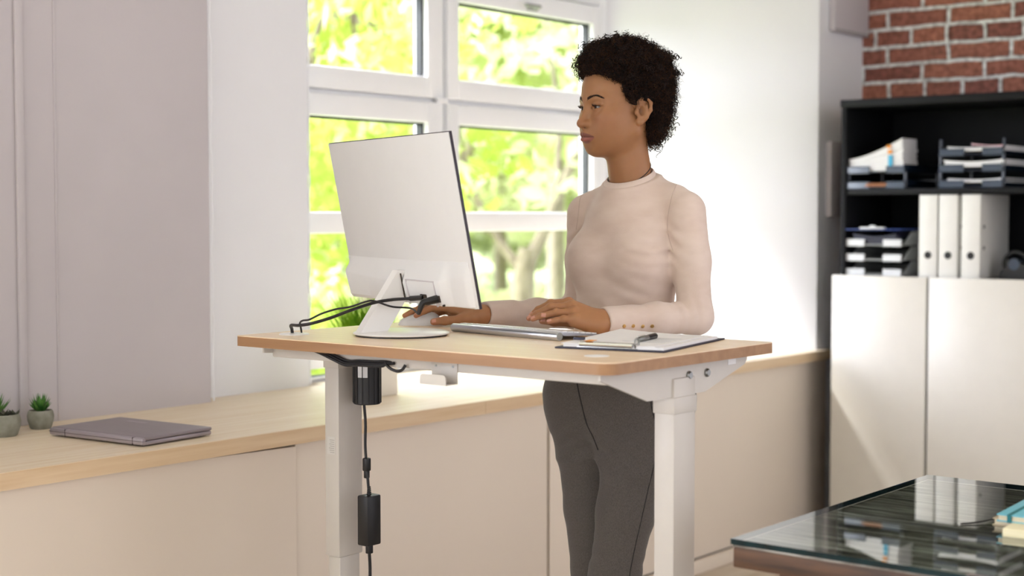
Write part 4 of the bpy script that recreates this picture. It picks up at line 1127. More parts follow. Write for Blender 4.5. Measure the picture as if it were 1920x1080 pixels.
# ---- head in its own frame (x forward, y left, z up, origin between the ear canals)
EYE = (0.0752, 0.0295, 0.0085); ER = 0.0122
def head_prims():
    P = [ell((-.008, 0, .045), (.096, .073, .083), .02),
         ell((.036, 0, .052), (.0525, .060, .056), .03),
         ell((.034, 0, -.020), (.054, .058, .076), .03)]
    for s in (1, -1):
        P.append(cone((.0, s * .050, -.042), (.060, s * .015, -.077), .020, .0165, .028))
        P.append(ell((.052, s * .0395, -.014), (.030, .024, .024), .03))           # cheekbone
        P.append(ell((.054, s * .030, -.042), (.026, .021, .026), .028))            # cheek
        P.append(cone((.0845, s * .013, .0235), (.071, s * .046, .026), .0075, .0065, .018))   # brow ridge
    P += [ell((.037, 0, -.058), (.045, .040, .030), .03),
          ell((.0710, 0, -.0800), (.0160, .015, .0140), .020),                       # chin
          ell((.0625, 0, -.048), (.030, .028, .029), .025)]                            # muzzle
    for s in (1, -1):                                                              # eye sockets
        P.append(ell((.097, s * .033, .009), (.0165, .0185, .0115), .014, 's'))
    P += [cone((.0835, 0, .018), (.1050, 0, -.0225), .0066, .0080, .014),            # nose
          ell((.1068, 0, -.0282), (.0096, .0094, .0084), .008)]
    for s in (1, -1):
        P.append(ell((.0955, s * .0122, -.0292), (.0100, .0066, .0070), .007))
        P.append(ell((.1000, s * .0062, -.0368), (.0058, .0032, .0042), .003, 's'))
    P += [cone((.0990, 0, -.034), (.0950, 0, -.0430), .0042, .0050, .010)]           # columella / philtrum
    # lips
    for s in (1, -1):
        P.append(cone((.0995, s * .0045, -.0512), (.0790, s * .0275, -.0570), .0062, .0030, .0035))
        P.append(cone((.0985, s * .0035, -.0646), (.0790, s * .0255, -.0585), .0076, .0028, .0025))
    P += [ell((.0990, 0, -.0785), (.0085, .018, .006), .016, 's')]                   # fold under the lip
    # eyelids: shells over the eyeballs, opened by an almond slit
    for s in (1, -1):
        ex, ey, ez = EYE[0], s * EYE[1], EYE[2]
        P.append(ell((ex, ey, ez), (ER + .0016,) * 3, .006))
        P.append(cone((ex + .009, ey - s * .014, ez + .0075), (ex + .006, ey + s * .017, ez + .0060), .0022, .0026, .006))   # upper lid fold
        P.append(cone((ex + .0112, ey - s * .0125, ez - .0010), (ex + .0080, ey + s * .0135, ez + .0008), .0034, .0027, .0015, 's'))
        P.append(cone((ex + .0145, ey - s * .0055, ez + .0002), (ex + .0145, ey + s * .004, ez + .0008), .0040, .0040, .0015, 's'))
    # ears
    for s in (1, -1):
        ear = [(.002, .0705, .020), (-.006, .0775, .030), (-.018, .0825, .030), (-.027, .0845, .018), (-.027, .0840, .002), (-.019, .0800, -.014), (-.009, .0745, -.025), (-.001, .0700, -.026)]
        P.append(ell((-.013, s * .0735, .002), (.018, .0065, .028), .006))
        for a, b in zip(ear[:-1], ear[1:]):
            P.append(cone((a[0], s * a[1], a[2]), (b[0], s * b[1], b[2]), .0036, .0036, .004))
        P.append(ell((-.004, s * .0725, -.024), (.0075, .0058, .0085), .005))         # lobe
        P.append(ell((-.007, s * .0835, .000), (.0080, .0120, .0120), .003, 's'))      # concha
        P.append(ell((-.013, s * .0845, .018), (.0070, .0070, .0080), .003, 's'))
        P.append(cone((-.018, s * .0800, .012), (-.019, s * .0800, -.008), .0030, .0028, .004))  # antihelix
        P.append(ell((.0035, s * .0715, -.003), (.0045, .0038, .0065), .003))         # tragus
    # neck
    P += [cone((-.016, 0, -.035), (-.020, .002, -.125), .047, .0445, .03),
          cone((-.020, .002, -.125), (-.030, .0, -.20), .0445, .052, .02)]
    return P
HP = head_prims()
hV, hF = mesh_sdf(HP, (-.13, -.11, -.185), (.13, .11, .15), .00115)
def gmask(p, c, r): return np.exp(-np.sum(((p - np.array(c)) / np.array(r)) ** 2, 1))
hC = np.zeros((len(hV), 4), np.float32); hC[:, 3] = 1
skin = np.array(rgb(161, 114, 77)[:3]); lipc = np.array(rgb(124, 74, 66)[:3]); flush = np.array(rgb(158, 98, 74)[:3]); dark = np.array(rgb(60, 36, 28)[:3]); nail = np.array(rgb(226, 168, 148)[:3])
hC[:, :3] = skin
def blend(C_, m, col): C_[:, :3] = C_[:, :3] * (1 - m[:, None]) + col[None] * m[:, None]
ab = np.abs(hV[:, 1])
sy = hV.copy(); sy[:, 1] = ab
blend(hC, 0.35 * gmask(sy, (.07, .045, -.02), (.03, .022, .022)), flush)
blend(hC, 0.30 * gmask(sy, (.108, 0, -.022), (.014, .012, .010)), flush)
lm_u = np.clip((.0072 - np.abs(sy[:, 2] + .0515 + sy[:, 1] * .16)) / .0016, 0, 1) * np.clip((.0265 - sy[:, 1]) / .002, 0, 1) * (hV[:, 0] > .078)
lz = sy[:, 2]; y_ = sy[:, 1]
top_ = -.0462 - .0105 * (y_ / .030) ** 1.4 - .0012 * np.exp(-(y_ / .003) ** 2); bot_ = -.0732 + .0120 * (y_ / .030) ** 2
lm_ = np.clip((top_ - lz) / .0015, 0, 1) * np.clip((lz - bot_) / .0015, 0, 1) * np.clip((.0302 - y_) / .0015, 0, 1) * np.clip((hV[:, 0] - .070) / .003, 0, 1)
blend(hC, 0.85 * lm_, lipc); blend(hC, 0.55 * lm_ * np.clip((-.0585 - lz) / .002, 0, 1), np.array(rgb(166, 104, 94)[:3]))
blend(hC, 0.5 * np.exp(-((lz + .0572 + y_ * .03) / .0009) ** 2) * np.clip((.030 - y_) / .002, 0, 1) * (hV[:, 0] > .07), dark)  # mouth line darkened: shade between the lips painted on
for s in (1, -1):      # dark lash line round the eye opening
    q = hV - np.array((EYE[0], s * EYE[1], EYE[2])); r_ = np.linalg.norm(q, axis=1)
    on = (r_ < ER + .0017) & (q[:, 0] > 0.003)
    up_ = np.clip((q[:, 2] - .0022) / .001, 0, 1) * np.clip((.0058 - q[:, 2]) / .0012, 0, 1)
    blend(hC, on * 0.8 * up_ * (np.abs(q[:, 1]) < .0125), dark)
blend(hC, 0.8 * gmask(sy, (.0985, .0062, -.0362), (.0035, .0030, .0030)), dark)  # painted shade inside the nostrils
blend(hC, 0.5 * gmask(sy, (-.006, .073, 0.0), (.006, .006, .010)), dark)  # hollow of the ear tinted dark, as if shaded

# ---- hands (body frame)
LW = np.array((.2408, .1231, 1.0671)); LE = np.array((.0160, .2185, 1.0690)); LS = np.array((-.01, .170, 1.305))
RW = np.array((.2214, -.2355, 1.0663)); RE = np.array((-.036, -.146, 1.060)); RS = np.array((-.01, -.102, 1.300))
LH = {'index': [(.2642, .0464, 1.1072), (.2892, .0155, 1.1048), (.3066, -.0051, 1.092), (.3166, -.0165, 1.0791)],
      'middle': [(.2745, .0628, 1.1001), (.3038, .0267, 1.0978), (.3226, .0044, 1.0838), (.334, -.0088, 1.0734)],
      'ring': [(.2857, .0769, 1.0884), (.3097, .0472, 1.0873), (.3311, .0213, 1.0803), (.3422, .008, 1.0734)],
      'pinky': [(.2977, .0887, 1.0745), (.3128, .0699, 1.0745), (.3231, .0574, 1.0722), (.3333, .0449, 1.0687)],
      'thumb': [(.2397, .0851, 1.0655), (.2655, .0533, 1.0643), (.2874, .0259, 1.0655), (.3041, .0048, 1.0675)]}
RH = {'index': [(.2639, -.2891, 1.0800), (.2911, -.3231, 1.0836), (.3064, -.3412, 1.0745), (.3194, -.3563, 1.0640)],
      'middle': [(.2479, -.3097, 1.0862), (.2865, -.3575, 1.0856), (.3036, -.3775, 1.0735), (.3175, -.3937, 1.0625)],
      'ring': [(.2255, -.3294, 1.0816), (.2559, -.3666, 1.0753), (.2723, -.3858, 1.0634), (.2838, -.3993, 1.0530)],
      'pinky': [(.2075, -.3384, 1.0727), (.2277, -.3629, 1.0664), (.2401, -.3774, 1.057), (.2485, -.387, 1.0490)],
      'thumb': [(.2564, -.2384, 1.0600), (.2752, -.2613, 1.0563), (.2962, -.2872, 1.0539), (.3126, -.3073, 1.0514)]}
RAD = {'index': (.0088, .0080, .0070, .0060), 'middle': (.0090, .0082, .0072, .0062), 'ring': (.0086, .0078, .0069, .0059), 'pinky': (.0078, .0068, .0060, .0053), 'thumb': (.0125, .0105, .0098, .0080)}
def hand_prims(H, W, E):
    P = []; W = np.array(W); fdir = W - np.array(E); fdir /= np.linalg.norm(fdir)
    idx0, mid0, rng0, pk0 = (np.array(H[f][0]) for f in ('index', 'middle', 'ring', 'pinky'))
    side = idx0 - pk0; side /= np.linalg.norm(side)
    wa = W + side * .012; wb = W - side * .012
    # forearm and wrist (wider across the hand than thick)
    P.append(cone(W - fdir * .14, W, .030, .0185, .02))
    P.append(cone(wa - fdir * .03, wa, .0165, .0155, .02)); P.append(cone(wb - fdir * .03, wb, .0165, .0150, .02))
    cen = (idx0 + mid0 + rng0 + pk0) / 4
    nrm = np.cross(side, cen - W); nrm /= np.linalg.norm(nrm)
    if nrm[2] < 0: nrm = -nrm
    for f, t_ in (('index', .95), ('middle', .35), ('ring', -.35), ('pinky', -.95)):
        b_ = np.array(H[f][0]); base = W + side * (.012 * t_) + fdir * .006
        P.append(cone(base - nrm * .002, b_ - nrm * .003, .0165, .0118 if f != 'pinky' else .0108, .016))
    # heel of the palm and thumb mound
    th = [np.array(q) for q in H['thumb']]
    P.append(cone(W + fdir * .012 + (th[0] - W) * .3 - nrm * .006, (th[0] + th[1]) / 2 - nrm * .001, .0165, .0135, .016))
    P.append(cone(W + fdir * .015 - side * .014 - nrm * .006, pk0 - nrm * .009, .0145, .0095, .014))
    for f in ('index', 'middle', 'ring', 'pinky'):
        J = [np.array(q) for q in H[f]]; r = RAD[f]
        for a in range(3): P.append(cone(J[a], J[a + 1], r[a], r[a + 1], .0035 if a else .0060))
        P.append(ell(J[1] + nrm * .0012, (r[1] * 1.08,) * 3, .004))      # knuckle
        P.append(ell(J[0] + nrm * .0030, (.0078, .0078, .0078), .008))
    r = RAD['thumb']
    P.append(cone(th[0], th[1], r[0], r[1], .008)); P.append(cone(th[1], th[2], r[1], r[2], .006)); P.append(cone(th[2], th[3], r[2], r[3], .006))
    return P, nrm, side
LHP, LN, LSd = hand_prims(LH, LW, LE)
RHP, RN, RSd = hand_prims(RH, RW, RE)
def bounds(prims, pad=0.01): return np.min([q.lo for q in prims], 0) - pad, np.max([q.hi for q in prims], 0) + pad
def mesh_hand(P, H, nrm, W):
    lo, hi = bounds(P); V, F = mesh_sdf(P, lo, hi, .0012)
    C_ = np.zeros((len(V), 4), np.float32); C_[:, 3] = 1; C_[:, :3] = np.array(rgb(180, 129, 90)[:3])
    for f, J in H.items():
        a, b = np.array(J[2]), np.array(J[3]); dv = (b - a) / np.linalg.norm(b - a)
        blend(C_, 0.35 * np.exp(-(np.linalg.norm(V - b, axis=1) / .011) ** 2), np.array(rgb(214, 134, 108)[:3]))
        nn = nrm - dv * (nrm @ dv); nn /= np.linalg.norm(nn)
        if f == 'thumb': nn = np.cross(dv, np.cross(nrm * .2 + np.array((.6, .9, .25)), dv)); nn /= np.linalg.norm(nn)
        q = V - (b - dv * .001); al = q @ dv; up_ = q @ nn; sd = np.linalg.norm(q - al[:, None] * dv - up_[:, None] * nn, axis=1)
        m = np.clip((.0055 - np.abs(al)) / .001, 0, 1) * np.clip((.0046 - sd) / .001, 0, 1) * (up_ > .0025)
        blend(C_, 0.85 * m, nail)
    return V, F, C_
lhV, lhF, lhC = mesh_hand(LHP, LH, LN, LW)
rhV, rhF, rhC = mesh_hand(RHP, RH, RN, RW)

# ---- core body under the clothes (torso, upper arms, legs), continuous with head and hands
HIPL, HIPR = (.02, .088, .87), (.01, -.080, .87)
KNL, KNR = (.100, .0565, .47), (.034, -.044, .46)
ANL, ANR = (.075, .062, .075), (-.005, -.050, .075)
def torso(g):
    return [loft([(.80, .015, .005, .105 + g, .155 + g), (.86, .012, .008, .116 + g, .170 + g), (.92, .014, .012, .112 + g, .163 + g), (.99, .016, .018, .096 + g, .140 + g), (1.05, .016, .022, .088 + g, .115 + g),
                  (1.13, .014, .026, .093 + g, .121 + g), (1.20, .010, .030, .096 + g, .120 + g), (1.27, .000, .033, .088 + g, .120 + g), (1.315, -.006, .034, .070 + g, .106 + g), (1.35, -.008, .035, .055 + g, .076 + g), (1.385, -.008, .034, .048 + g, .052 + g)], .03)]
def arms(g):
    out = []
    for S_, E_, W_ in ((LS, LE, LW), (RS, RE, RW)):
        d_ = (W_ - E_) / np.linalg.norm(W_ - E_)
        m_ = (S_ * .55 + E_ * .45) + np.array((-.004, 0, 0))
        out += [cone(S_, m_, .046 + g, .040 + g, .009), cone(m_, E_, .040 + g, .0335 + g, .02), cone(E_, E_ * .55 + W_ * .45, .0335 + g, .0310 + g, .02), cone(E_ * .55 + W_ * .45, W_ - d_ * .028, .0315 + g, .0215 + g, .02)]
    return out
core = torso(-.004) + arms(-.006)
for H_, K_, A_ in ((HIPL, KNL, ANL), (HIPR, KNR, ANR)):
    core += [cone(H_, K_, .078, .050, .03), cone(K_, A_, .048, .030, .02)]
lo, hi = bounds(core, .03); cV, cF = mesh_sdf(core, lo, hi, .006)
cC = np.tile(np.array([*skin, 1], np.float32), (len(cV), 1))
bV = h2b(hV)
V = np.concatenate([bV, lhV, rhV, cV]); o1 = len(bV); o2 = o1 + len(lhV); o3 = o2 + len(rhV)
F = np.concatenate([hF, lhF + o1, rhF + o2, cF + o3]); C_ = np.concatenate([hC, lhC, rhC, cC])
def skin_material():
    m = bpy.data.materials.new('brown_skin'); m.use_nodes = True
    n = m.node_tree.nodes; l = m.node_tree.links; b = n['Principled BSDF']
    at = n.new('ShaderNodeAttribute'); at.attribute_name = 'tint'
    tc = n.new('ShaderNodeTexCoord'); ns = n.new('ShaderNodeTexNoise'); ns.inputs['Scale'].default_value = 90; ns.inputs['Detail'].default_value = 4
    rp = n.new('ShaderNodeValToRGB'); rp.color_ramp.elements[0].color = (.93, .92, .91, 1); rp.color_ramp.elements[1].color = (1.04, 1.04, 1.04, 1)
    mx = n.new('ShaderNodeMix'); mx.data_type = 'RGBA'; mx.blend_type = 'MULTIPLY'; mx.inputs[0].default_value = 1
    l.new(tc.outputs['Object'], ns.inputs[0]); l.new(ns.outputs['Fac'], rp.inputs[0]); l.new(at.outputs['Color'], mx.inputs[6]); l.new(rp.outputs[0], mx.inputs[7])
    l.new(mx.outputs[2], b.inputs['Base Color'])
    b.inputs['Roughness'].default_value = 0.48; b.inputs['Specular IOR Level'].default_value = 0.4
    b.inputs['Subsurface Weight'].default_value = 0.25; b.inputs['Subsurface Radius'].default_value = (1, .4, .2); b.inputs['Subsurface Scale'].default_value = 0.004
    bp = n.new('ShaderNodeBump'); bp.inputs['Strength'].default_value = 0.12; bp.inputs['Distance'].default_value = 0.001
    n2 = n.new('ShaderNodeTexNoise'); n2.inputs['Scale'].default_value = 700; l.new(tc.outputs['Object'], n2.inputs[0]); l.new(n2.outputs['Fac'], bp.inputs['Height']); l.new(bp.outputs[0], b.inputs['Normal'])
    return m
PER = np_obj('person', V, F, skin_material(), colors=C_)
PER.location = PW; PER.rotation_euler = (0, 0, PI)
tag(PER, 'woman in pale pink sweater and grey trousers standing at the desk with hand on mouse', 'person')

# ---- eyes, brows, lashes
M_scl = mat('lid_shaded_eye_white', rgb(130, 117, 109), 0.15, var=0.03); M_iris = mat('brown_iris', rgb(70, 42, 26), 0.1, var=0.4, scale=400); M_pup = mat('pupil', rgb(8, 7, 7), 0.08)  # eye white greyed, the lids' shadow is put into its colour
gaze = np.array((1.0, 0.03, -0.10)); gaze /= np.linalg.norm(gaze)
for s in (1, -1):
    mb = MB(); n_ = 32; rings = [0, 6, 13, 14, 20, 30, 31, 38, 50, 70, 90, 120, 150, 180]
    c = h2b(np.array((EYE[0], s * EYE[1], EYE[2]))); g_ = HR @ gaze; u1 = np.cross((0, 0, 1), g_); u1 /= np.linalg.norm(u1); u2 = np.cross(g_, u1)
    vs = []
    for a in rings:
        r_ = ER * (1.0 if a > 27 else 1.0 + 0.03 * (1 - a / 27))
        for k in range(n_):
            p_ = 2 * PI * k / n_; vs.append(c + r_ * (math.cos(math.radians(a)) * g_ + math.sin(math.radians(a)) * (math.cos(p_) * u1 + math.sin(p_) * u2)))
    off = 0
    for i in range(len(rings) - 1):
        fs = [(i * n_ + k, (i + 1) * n_ + k, (i + 1) * n_ + (k + 1) % n_, i * n_ + (k + 1) % n_) for k in range(n_)]
        mb.f += fs; mb.m += [2 if rings[i + 1] <= 13 else 1 if rings[i + 1] <= 30 else 0] * n_
    mb.v = [tuple(map(float, v)) for v in vs]
    obj('eye', mb, [M_scl, M_iris, M_pup], PER, recalc=False, angle=180).data.polygons.foreach_set('use_smooth', [True] * len(mb.f))
M_hair = mat('dark_brown_hair', rgb(44, 31, 27), 0.45, scale=60, color2=rgb(22, 16, 15), spec=0.5)
rb = random.Random(3)
for s in (1, -1):
    mb = MB(); pts = []; dirs = []
    for k in range(150):
        t_ = rb.random(); y0 = .0110 + .0415 * t_
        z0 = .0272 + .0068 * math.sin(PI * min(1, t_ * .82) ** 1.0) - .004 * max(0, t_ - .6) / .4
        th_ = .0035 * (1 - .75 * t_)
        pts.append((.12, s * y0, z0 + rb.uniform(-th_, th_)))
        an = math.radians(42 - 52 * t_ + rb.uniform(-10, 10)); dirs.append((-.15 - .3 * t_, s * math.cos(an), math.sin(an)))
    pts = project(HP, pts, (-1, 0, 0))
    for p_, d_ in zip(pts, dirs):
        d_ = np.array(d_); d_ /= np.linalg.norm(d_); L_ = rb.uniform(.004, .0065)
        g_ = np.array((1, s * .35, .1)) * .0006
        a_, b_, c2 = p_ + g_ * .3, p_ + d_ * L_ * .5 + g_ * 1.2, p_ + d_ * L_ + g_ * .6
        mb.tube([h2b(a_), h2b(b_), h2b(c2)], [.0003, .00032, .0001], 4)
    obj('eyebrow', mb, M_hair, PER, recalc=False)
    mb = MB()
    for k in range(26):
        t_ = k / 25; y0 = -.0105 + .0235 * t_; zc = .0030 + .0012 * math.sin(PI * t_) - .0016 * t_ ** 3
        r_ = math.sqrt(max(1e-9, (ER + .0012) ** 2 - y0 ** 2 - zc ** 2))
        a_ = np.array((EYE[0] + r_, s * (EYE[1] + y0), EYE[2] + zc)); out = np.array((1.0, s * (-.3 + 1.2 * t_), .15)); out /= np.linalg.norm(out)
        L_ = .0055 + .003 * t_
        mb.tube([h2b(a_), h2b(a_ + out * L_ * .55 - np.array((0, 0, .0004))), h2b(a_ + out * L_ + np.array((0, 0, .0028)))], [.0003, .00026, .00008], 4)
    lid = []
    for k in range(15):
        t_ = k / 14; y0 = -.0125 + .0262 * t_; zc = .0030 + .0010 * math.sin(PI * t_) - .0020 * (abs(2 * t_ - 1) ** 2.5)
        r_ = math.sqrt(max(1e-9, (ER + .0017) ** 2 - y0 ** 2 - zc ** 2)) if y0 ** 2 + zc ** 2 < (ER + .0016) ** 2 else .002
        lid.append(h2b(np.array((EYE[0] + r_, s * (EYE[1] + y0), EYE[2] + zc))))
    mb.tube(lid, [.0003, .0007, .0008, .0004], 6)
    obj('eyelashes', mb, M_hair, PER, recalc=False)

# ---- sweater
VIEWF = np.array((-.7773, -.6273, -.0486))
def fold(c, r, k, amp, ph=0.0):
    c = v3(c); r = v3(r); k = v3(k)
    def fn(p): q = p - c; return (amp * np.sin(q @ k + ph) * np.exp(-np.sum((q / r) ** 2, 1))).astype(np.float32)
    return Prim(fn, c - 2.2 * r, c + 2.2 * r, 0, 'd')
SWP = torso(.003)
for s in (1, -1):
    SWP.append(ell((.064, .030 + s * .066, 1.196), (.056, .058, .060), .045))
SWP += [cone((-.012, .035, 1.362), (-.012, .140, 1.326), .036, .044, .03), cone((-.012, .035, 1.358), (-.012, -.075, 1.318), .036, .042, .03), cone((.004, .035, 1.30), (.012, .035, 1.385), .098, .054, .03)]
SWP += arms(.0035)
SWP.append(cutplane((.012, .035, 1.381), (.37, 0, 1), .16))
for W_, E_, sd in ((LW, LE, LSd), (RW, RE, RSd)):
    d_ = (W_ - E_) / np.linalg.norm(W_ - E_)
    for s in (1, -1):
        SWP.append(cone(W_ - d_ * .075, W_ + d_ * .012 + sd * (s * .011), .0285, .0270, .015))
    SWP.append(cutplane(W_ - d_ * .002 , d_ + sd * 0.10, .055))
    for s in (1, -1): SWP.append(cone(W_ - d_ * .035 + sd * (s * .010), W_ + d_ * .03 + sd * (s * .010), .0200, .0212, .002, 's'))
SWP.append(cutplane((.02, .02, .955), (0, 0, -1), .30))
elb = (LW - LE) / np.linalg.norm(LW - LE)
SWP += [fold((.035, .165, 1.235), (.035, .04, .045), (60, 120, 190), .0022), fold((.075, .125, 1.215), (.045, .035, .035), (60, 90, 230), .0026, 1.0),
        fold((.05, .205, 1.085), (.045, .045, .04), tuple(elb * 260), .0018), fold((.13, .17, 1.07), (.07, .05, .04), tuple(elb * 150 + np.array((0, 0, 60))), .0008),
        fold((.03, -.11, 1.235), (.035, .04, .045), (60, -120, 190), .0020), fold((.09, .03, 1.06), (.04, .11, .05), (0, 60, 120), .0012), fold((.0, .21, 1.19), (.05, .05, .08), (30, 20, 90), .0012),
        fold((.085, .09, 1.12), (.05, .06, .06), (0, 70, 150), .0012)]
def knit(name, c1, c2):
    m = mat(name, c1, 0.85, scale=14, color2=c2, sheen=0.25, spec=0.2, stretch=(1, 1, 2.2), detail=5)
    n = m.node_tree.nodes; l = m.node_tree.links; b = n['Principled BSDF']
    wv = n.new('ShaderNodeTexNoise'); wv.inputs['Scale'].default_value = 420; tc = n.new('ShaderNodeTexCoord'); mp = n.new('ShaderNodeMapping'); mp.inputs['Scale'].default_value = (1.6, 1.6, .7)
    l.new(tc.outputs['Object'], mp.inputs[0]); l.new(mp.outputs[0], wv.inputs[0])
    bp = n.new('ShaderNodeBump'); bp.inputs['Strength'].default_value = .2; bp.inputs['Distance'].default_value = .0012
    l.new(wv.outputs['Fac'], bp.inputs['Height']); l.new(bp.outputs[0], b.inputs['Normal'])
    return m
M_knit = knit('pale_pink_knit', rgb(226, 207, 195), rgb(218, 197, 184))
M_rib = knit('pale_pink_rib', rgb(230, 212, 201), rgb(220, 200, 188))
lo, hi = bounds(SWP, .02); V, F = mesh_sdf(SWP, lo, hi, .0028)
SW = np_obj('sweater', V, F, M_knit, PER); SW['label'] = 'pale pink fine knit sweater'
# ribbed crew neck band
mb = MB(); n_ = 120; prof = [(.006, -.004), (.0085, .002), (.0062, .012), (.0042, .017), (.0018, .0185), (.0002, .016), (-.001, .010), (.0, -.004)]
cc = np.array((.012, .035)); vs = []
for k in range(n_):
    a = 2 * PI * k / n_; rib = .0005 * math.cos(a * 46)
    z0 = 1.3735 - .0205 * math.cos(a)
    for r_, z_ in prof:
        rr_ = r_ + rib - .12 * z_
        vs.append((cc[0] + (.0520 + rr_) * math.cos(a), cc[1] + (.0545 + rr_) * math.sin(a), z0 + z_))
m_ = len(prof)
mb.add(vs, [(k * m_ + j, ((k + 1) % n_) * m_ + j, ((k + 1) % n_) * m_ + (j + 1) % m_, k * m_ + (j + 1) % m_) for k in range(n_) for j in range(m_)])
obj('collar', mb, M_rib, SW, angle=80)
M_seam = mat('sweater_seam_thread', rgb(200, 178, 166), 0.9, var=0.05)
for pts in ([(.0261, .1894, 1.3814), (.0334, .1814, 1.3683), (.0419, .1729, 1.3431), (.0484, .1674, 1.3084), (.0513, .1666, 1.2725), (.0494, .1713, 1.2425), (.0466, .1767, 1.2186)], [(.0837, -.0397, 1.3592), (.0898, -.0459, 1.3419), (.0931, -.0481, 1.3173), (.0956, -.0492, 1.2926), (.0988, -.0514, 1.268)]):
    q = project(SWP, np.array([tuple(p) for p in bez(pts, 4)]) - VIEWF * .08, VIEWF)
    q = [tuple(p) for p in q if abs(evalf(SWP, p[None].astype(np.float32))[0]) < .002 and abs(p[0]) < .3]
    obj('seam', MB().tube(q, .0008, 6), M_seam, SW)
BTN = np.array([(.2443, .1831, 1.0596), (.2313, .1992, 1.0596), (.2177, .2162, 1.0585), (.2040, .2331, 1.0585)])
q = project(SWP, BTN - VIEWF * .02, VIEWF); gq = grad(SWP, q)
for p_, g_ in zip(q, gq):
    R_ = Vector(g_).to_track_quat('Z', 'Y').to_matrix()
    b_ = MB().lathe([(.0001, -.0005), (.0040, -.0005), (.0044, .0006), (.0038, .0018), (.0022, .0022), (.0001, .0019)], 16)
    b_.v = [tuple(R_ @ Vector(v) + Vector(p_)) for v in b_.v]
    obj('cuff_button', b_, M_brass, SW)['label'] = 'small gold cuff button'

# ---- trousers
def legp(H_, M_, K_, A_):
    return [cone(H_, M_, .092, .0655, .02), cone(M_, K_, .0655, .0575, .02), cone(K_, A_, .0575, .052, .02)]
TLEG = legp(HIPL, (.070, .066, .616), KNL, ANL); TRLEG = legp(HIPR, (.028, -.060, .605), KNR, ANR)
TLEG[0].k = .012; TRLEG[0].k = .010; TRLEG[1].k = .012; TRLEG[2].k = .012
TRP = TLEG + TRLEG + [loft([(.752, .026, .004, .050, .090), (.79, .018, .004, .098, .146), (.835, .014, .004, .115, .173), (.88, .014, .008, .121, .178), (.93, .015, .012, .114, .166), (.985, .016, .018, .103, .149)], .07)]
TRP += [ell((-.075, .055, .845), (.055, .075, .075), .04), ell((-.075, -.05, .845), (.055, .075, .075), .04)]
TRP += [fold((.09, .05, .81), (.05, .08, .045), (0, 70, 190), .0026), fold((.08, .10, .74), (.06, .06, .06), (0, 100, 120), .0022), fold((.06, -.05, .775), (.07, .06, .045), (0, -90, 170), .0028), fold((.09, .05, .50), (.06, .07, .06), (0, 30, 180), .0018), fold((.05, .12, .68), (.06, .06, .07), (0, 60, 90), .0018)]
for A_ in (ANL, ANR): TRP.append(cutplane((A_[0], A_[1], .075), (0, 0, -1), .12))
M_tweed = mat('dark_grey_heather_wool', rgb(98, 92, 87), 0.85, scale=900, stretch=(1, 1, .3), color2=rgb(80, 75, 71), sheen=.15, spec=.2, detail=2, bump=.2, bump_scale=900)
lo, hi = bounds(TRP, .02); V, F = mesh_sdf(TRP, lo, hi, .0036)
TR = np_obj('trousers', V, F, M_tweed, PER); TR['label'] = 'dark grey woven trousers'
M_thread = mat('dark_trouser_seam', rgb(44, 42, 42), 0.9, var=.1)
def seam_on(prims, pts, r, nm, mt, par, n_=4):
    q_ = project(prims, np.array([tuple(p) for p in bez(pts, n_)]) - VIEWF * .12, VIEWF)
    return obj(nm, MB().tube([tuple(p) for p in q_], r, 6), mt, par)
seam_on(TRP, [(.1923, .0185, .9288), (.1898, .0242, .8953), (.1859, .0318, .8593), (.1812, .0404, .8234), (.1733, .0525, .7935), (.1669, .0627, .7635)], .0017, 'fly_seam', M_thread, TR)
seam_on(TRP, [(.0733, .1483, .7459), (.0858, .1382, .6761), (.1001, .1265, .5978), (.1117, .1173, .5315), (.1195, .1112, .4846), (.1279, .1056, .4231)], .0012, 'side_seam', M_thread, TR)
seam_on(TRP, [(.0749, .1325, .923), (.0748, .134, .9073), (.076, .135, .8748), (.0726, .1415, .8447), (.0686, .1476, .8302)], .0014, 'pocket_edge', M_thread, TR)

# ---- shoes
M_shoe = mat('black_leather', rgb(28, 26, 26), 0.4, var=.2)
for A_, yaw in ((ANL, .1), (ANR, -.1)):
    d_ = np.array((math.cos(yaw), math.sin(yaw), 0)); a_ = np.array((A_[0], A_[1], 0))
    P = [cone(a_ + d_ * -.035 + (0, 0, .034), a_ + d_ * .06 + (0, 0, .036), .033, .034, .02), cone(a_ + d_ * .06 + (0, 0, .036), a_ + d_ * .145 + (0, 0, .024), .036, .022, .02), cone(a_ + d_ * -.02 + (0, 0, .04), a_ + d_ * -.015 + (0, 0, .10), .034, .036, .02), cutplane((a_[0], a_[1], 0.002), (0, 0, -1), .3)]
    lo, hi = bounds(P, .02); V, F = mesh_sdf(P, lo, hi, .004)
    np_obj('shoe', V, F, M_shoe, PER)

# ---- thin cord round the neck
mb = MB(); pts = []
for k in range(60):
    a = 2 * PI * k / 60; dv = np.array((math.cos(a), math.sin(a), 0)); pts.append(np.array((.014, .035, 1.397 - .034 * math.cos(a))) + dv * .055)
nq = []
for p_ in pts:      # drop each point on to the neck
    ph = (p_ - HO) @ HR; c_ = (np.array((.014, .035, p_[2])) - HO) @ HR; d_ = (c_ - ph) / np.linalg.norm(c_ - ph)
    for _ in range(30): ph = ph + d_ * evalf(HP, ph[None].astype(np.float32))[0] * .8
    nq.append(h2b(ph - d_ * .0006))
mb.tube(nq, .0011, 6, closed=True); obj('necklace', mb, M_cable, PER)['label'] = 'thin black neck cord'

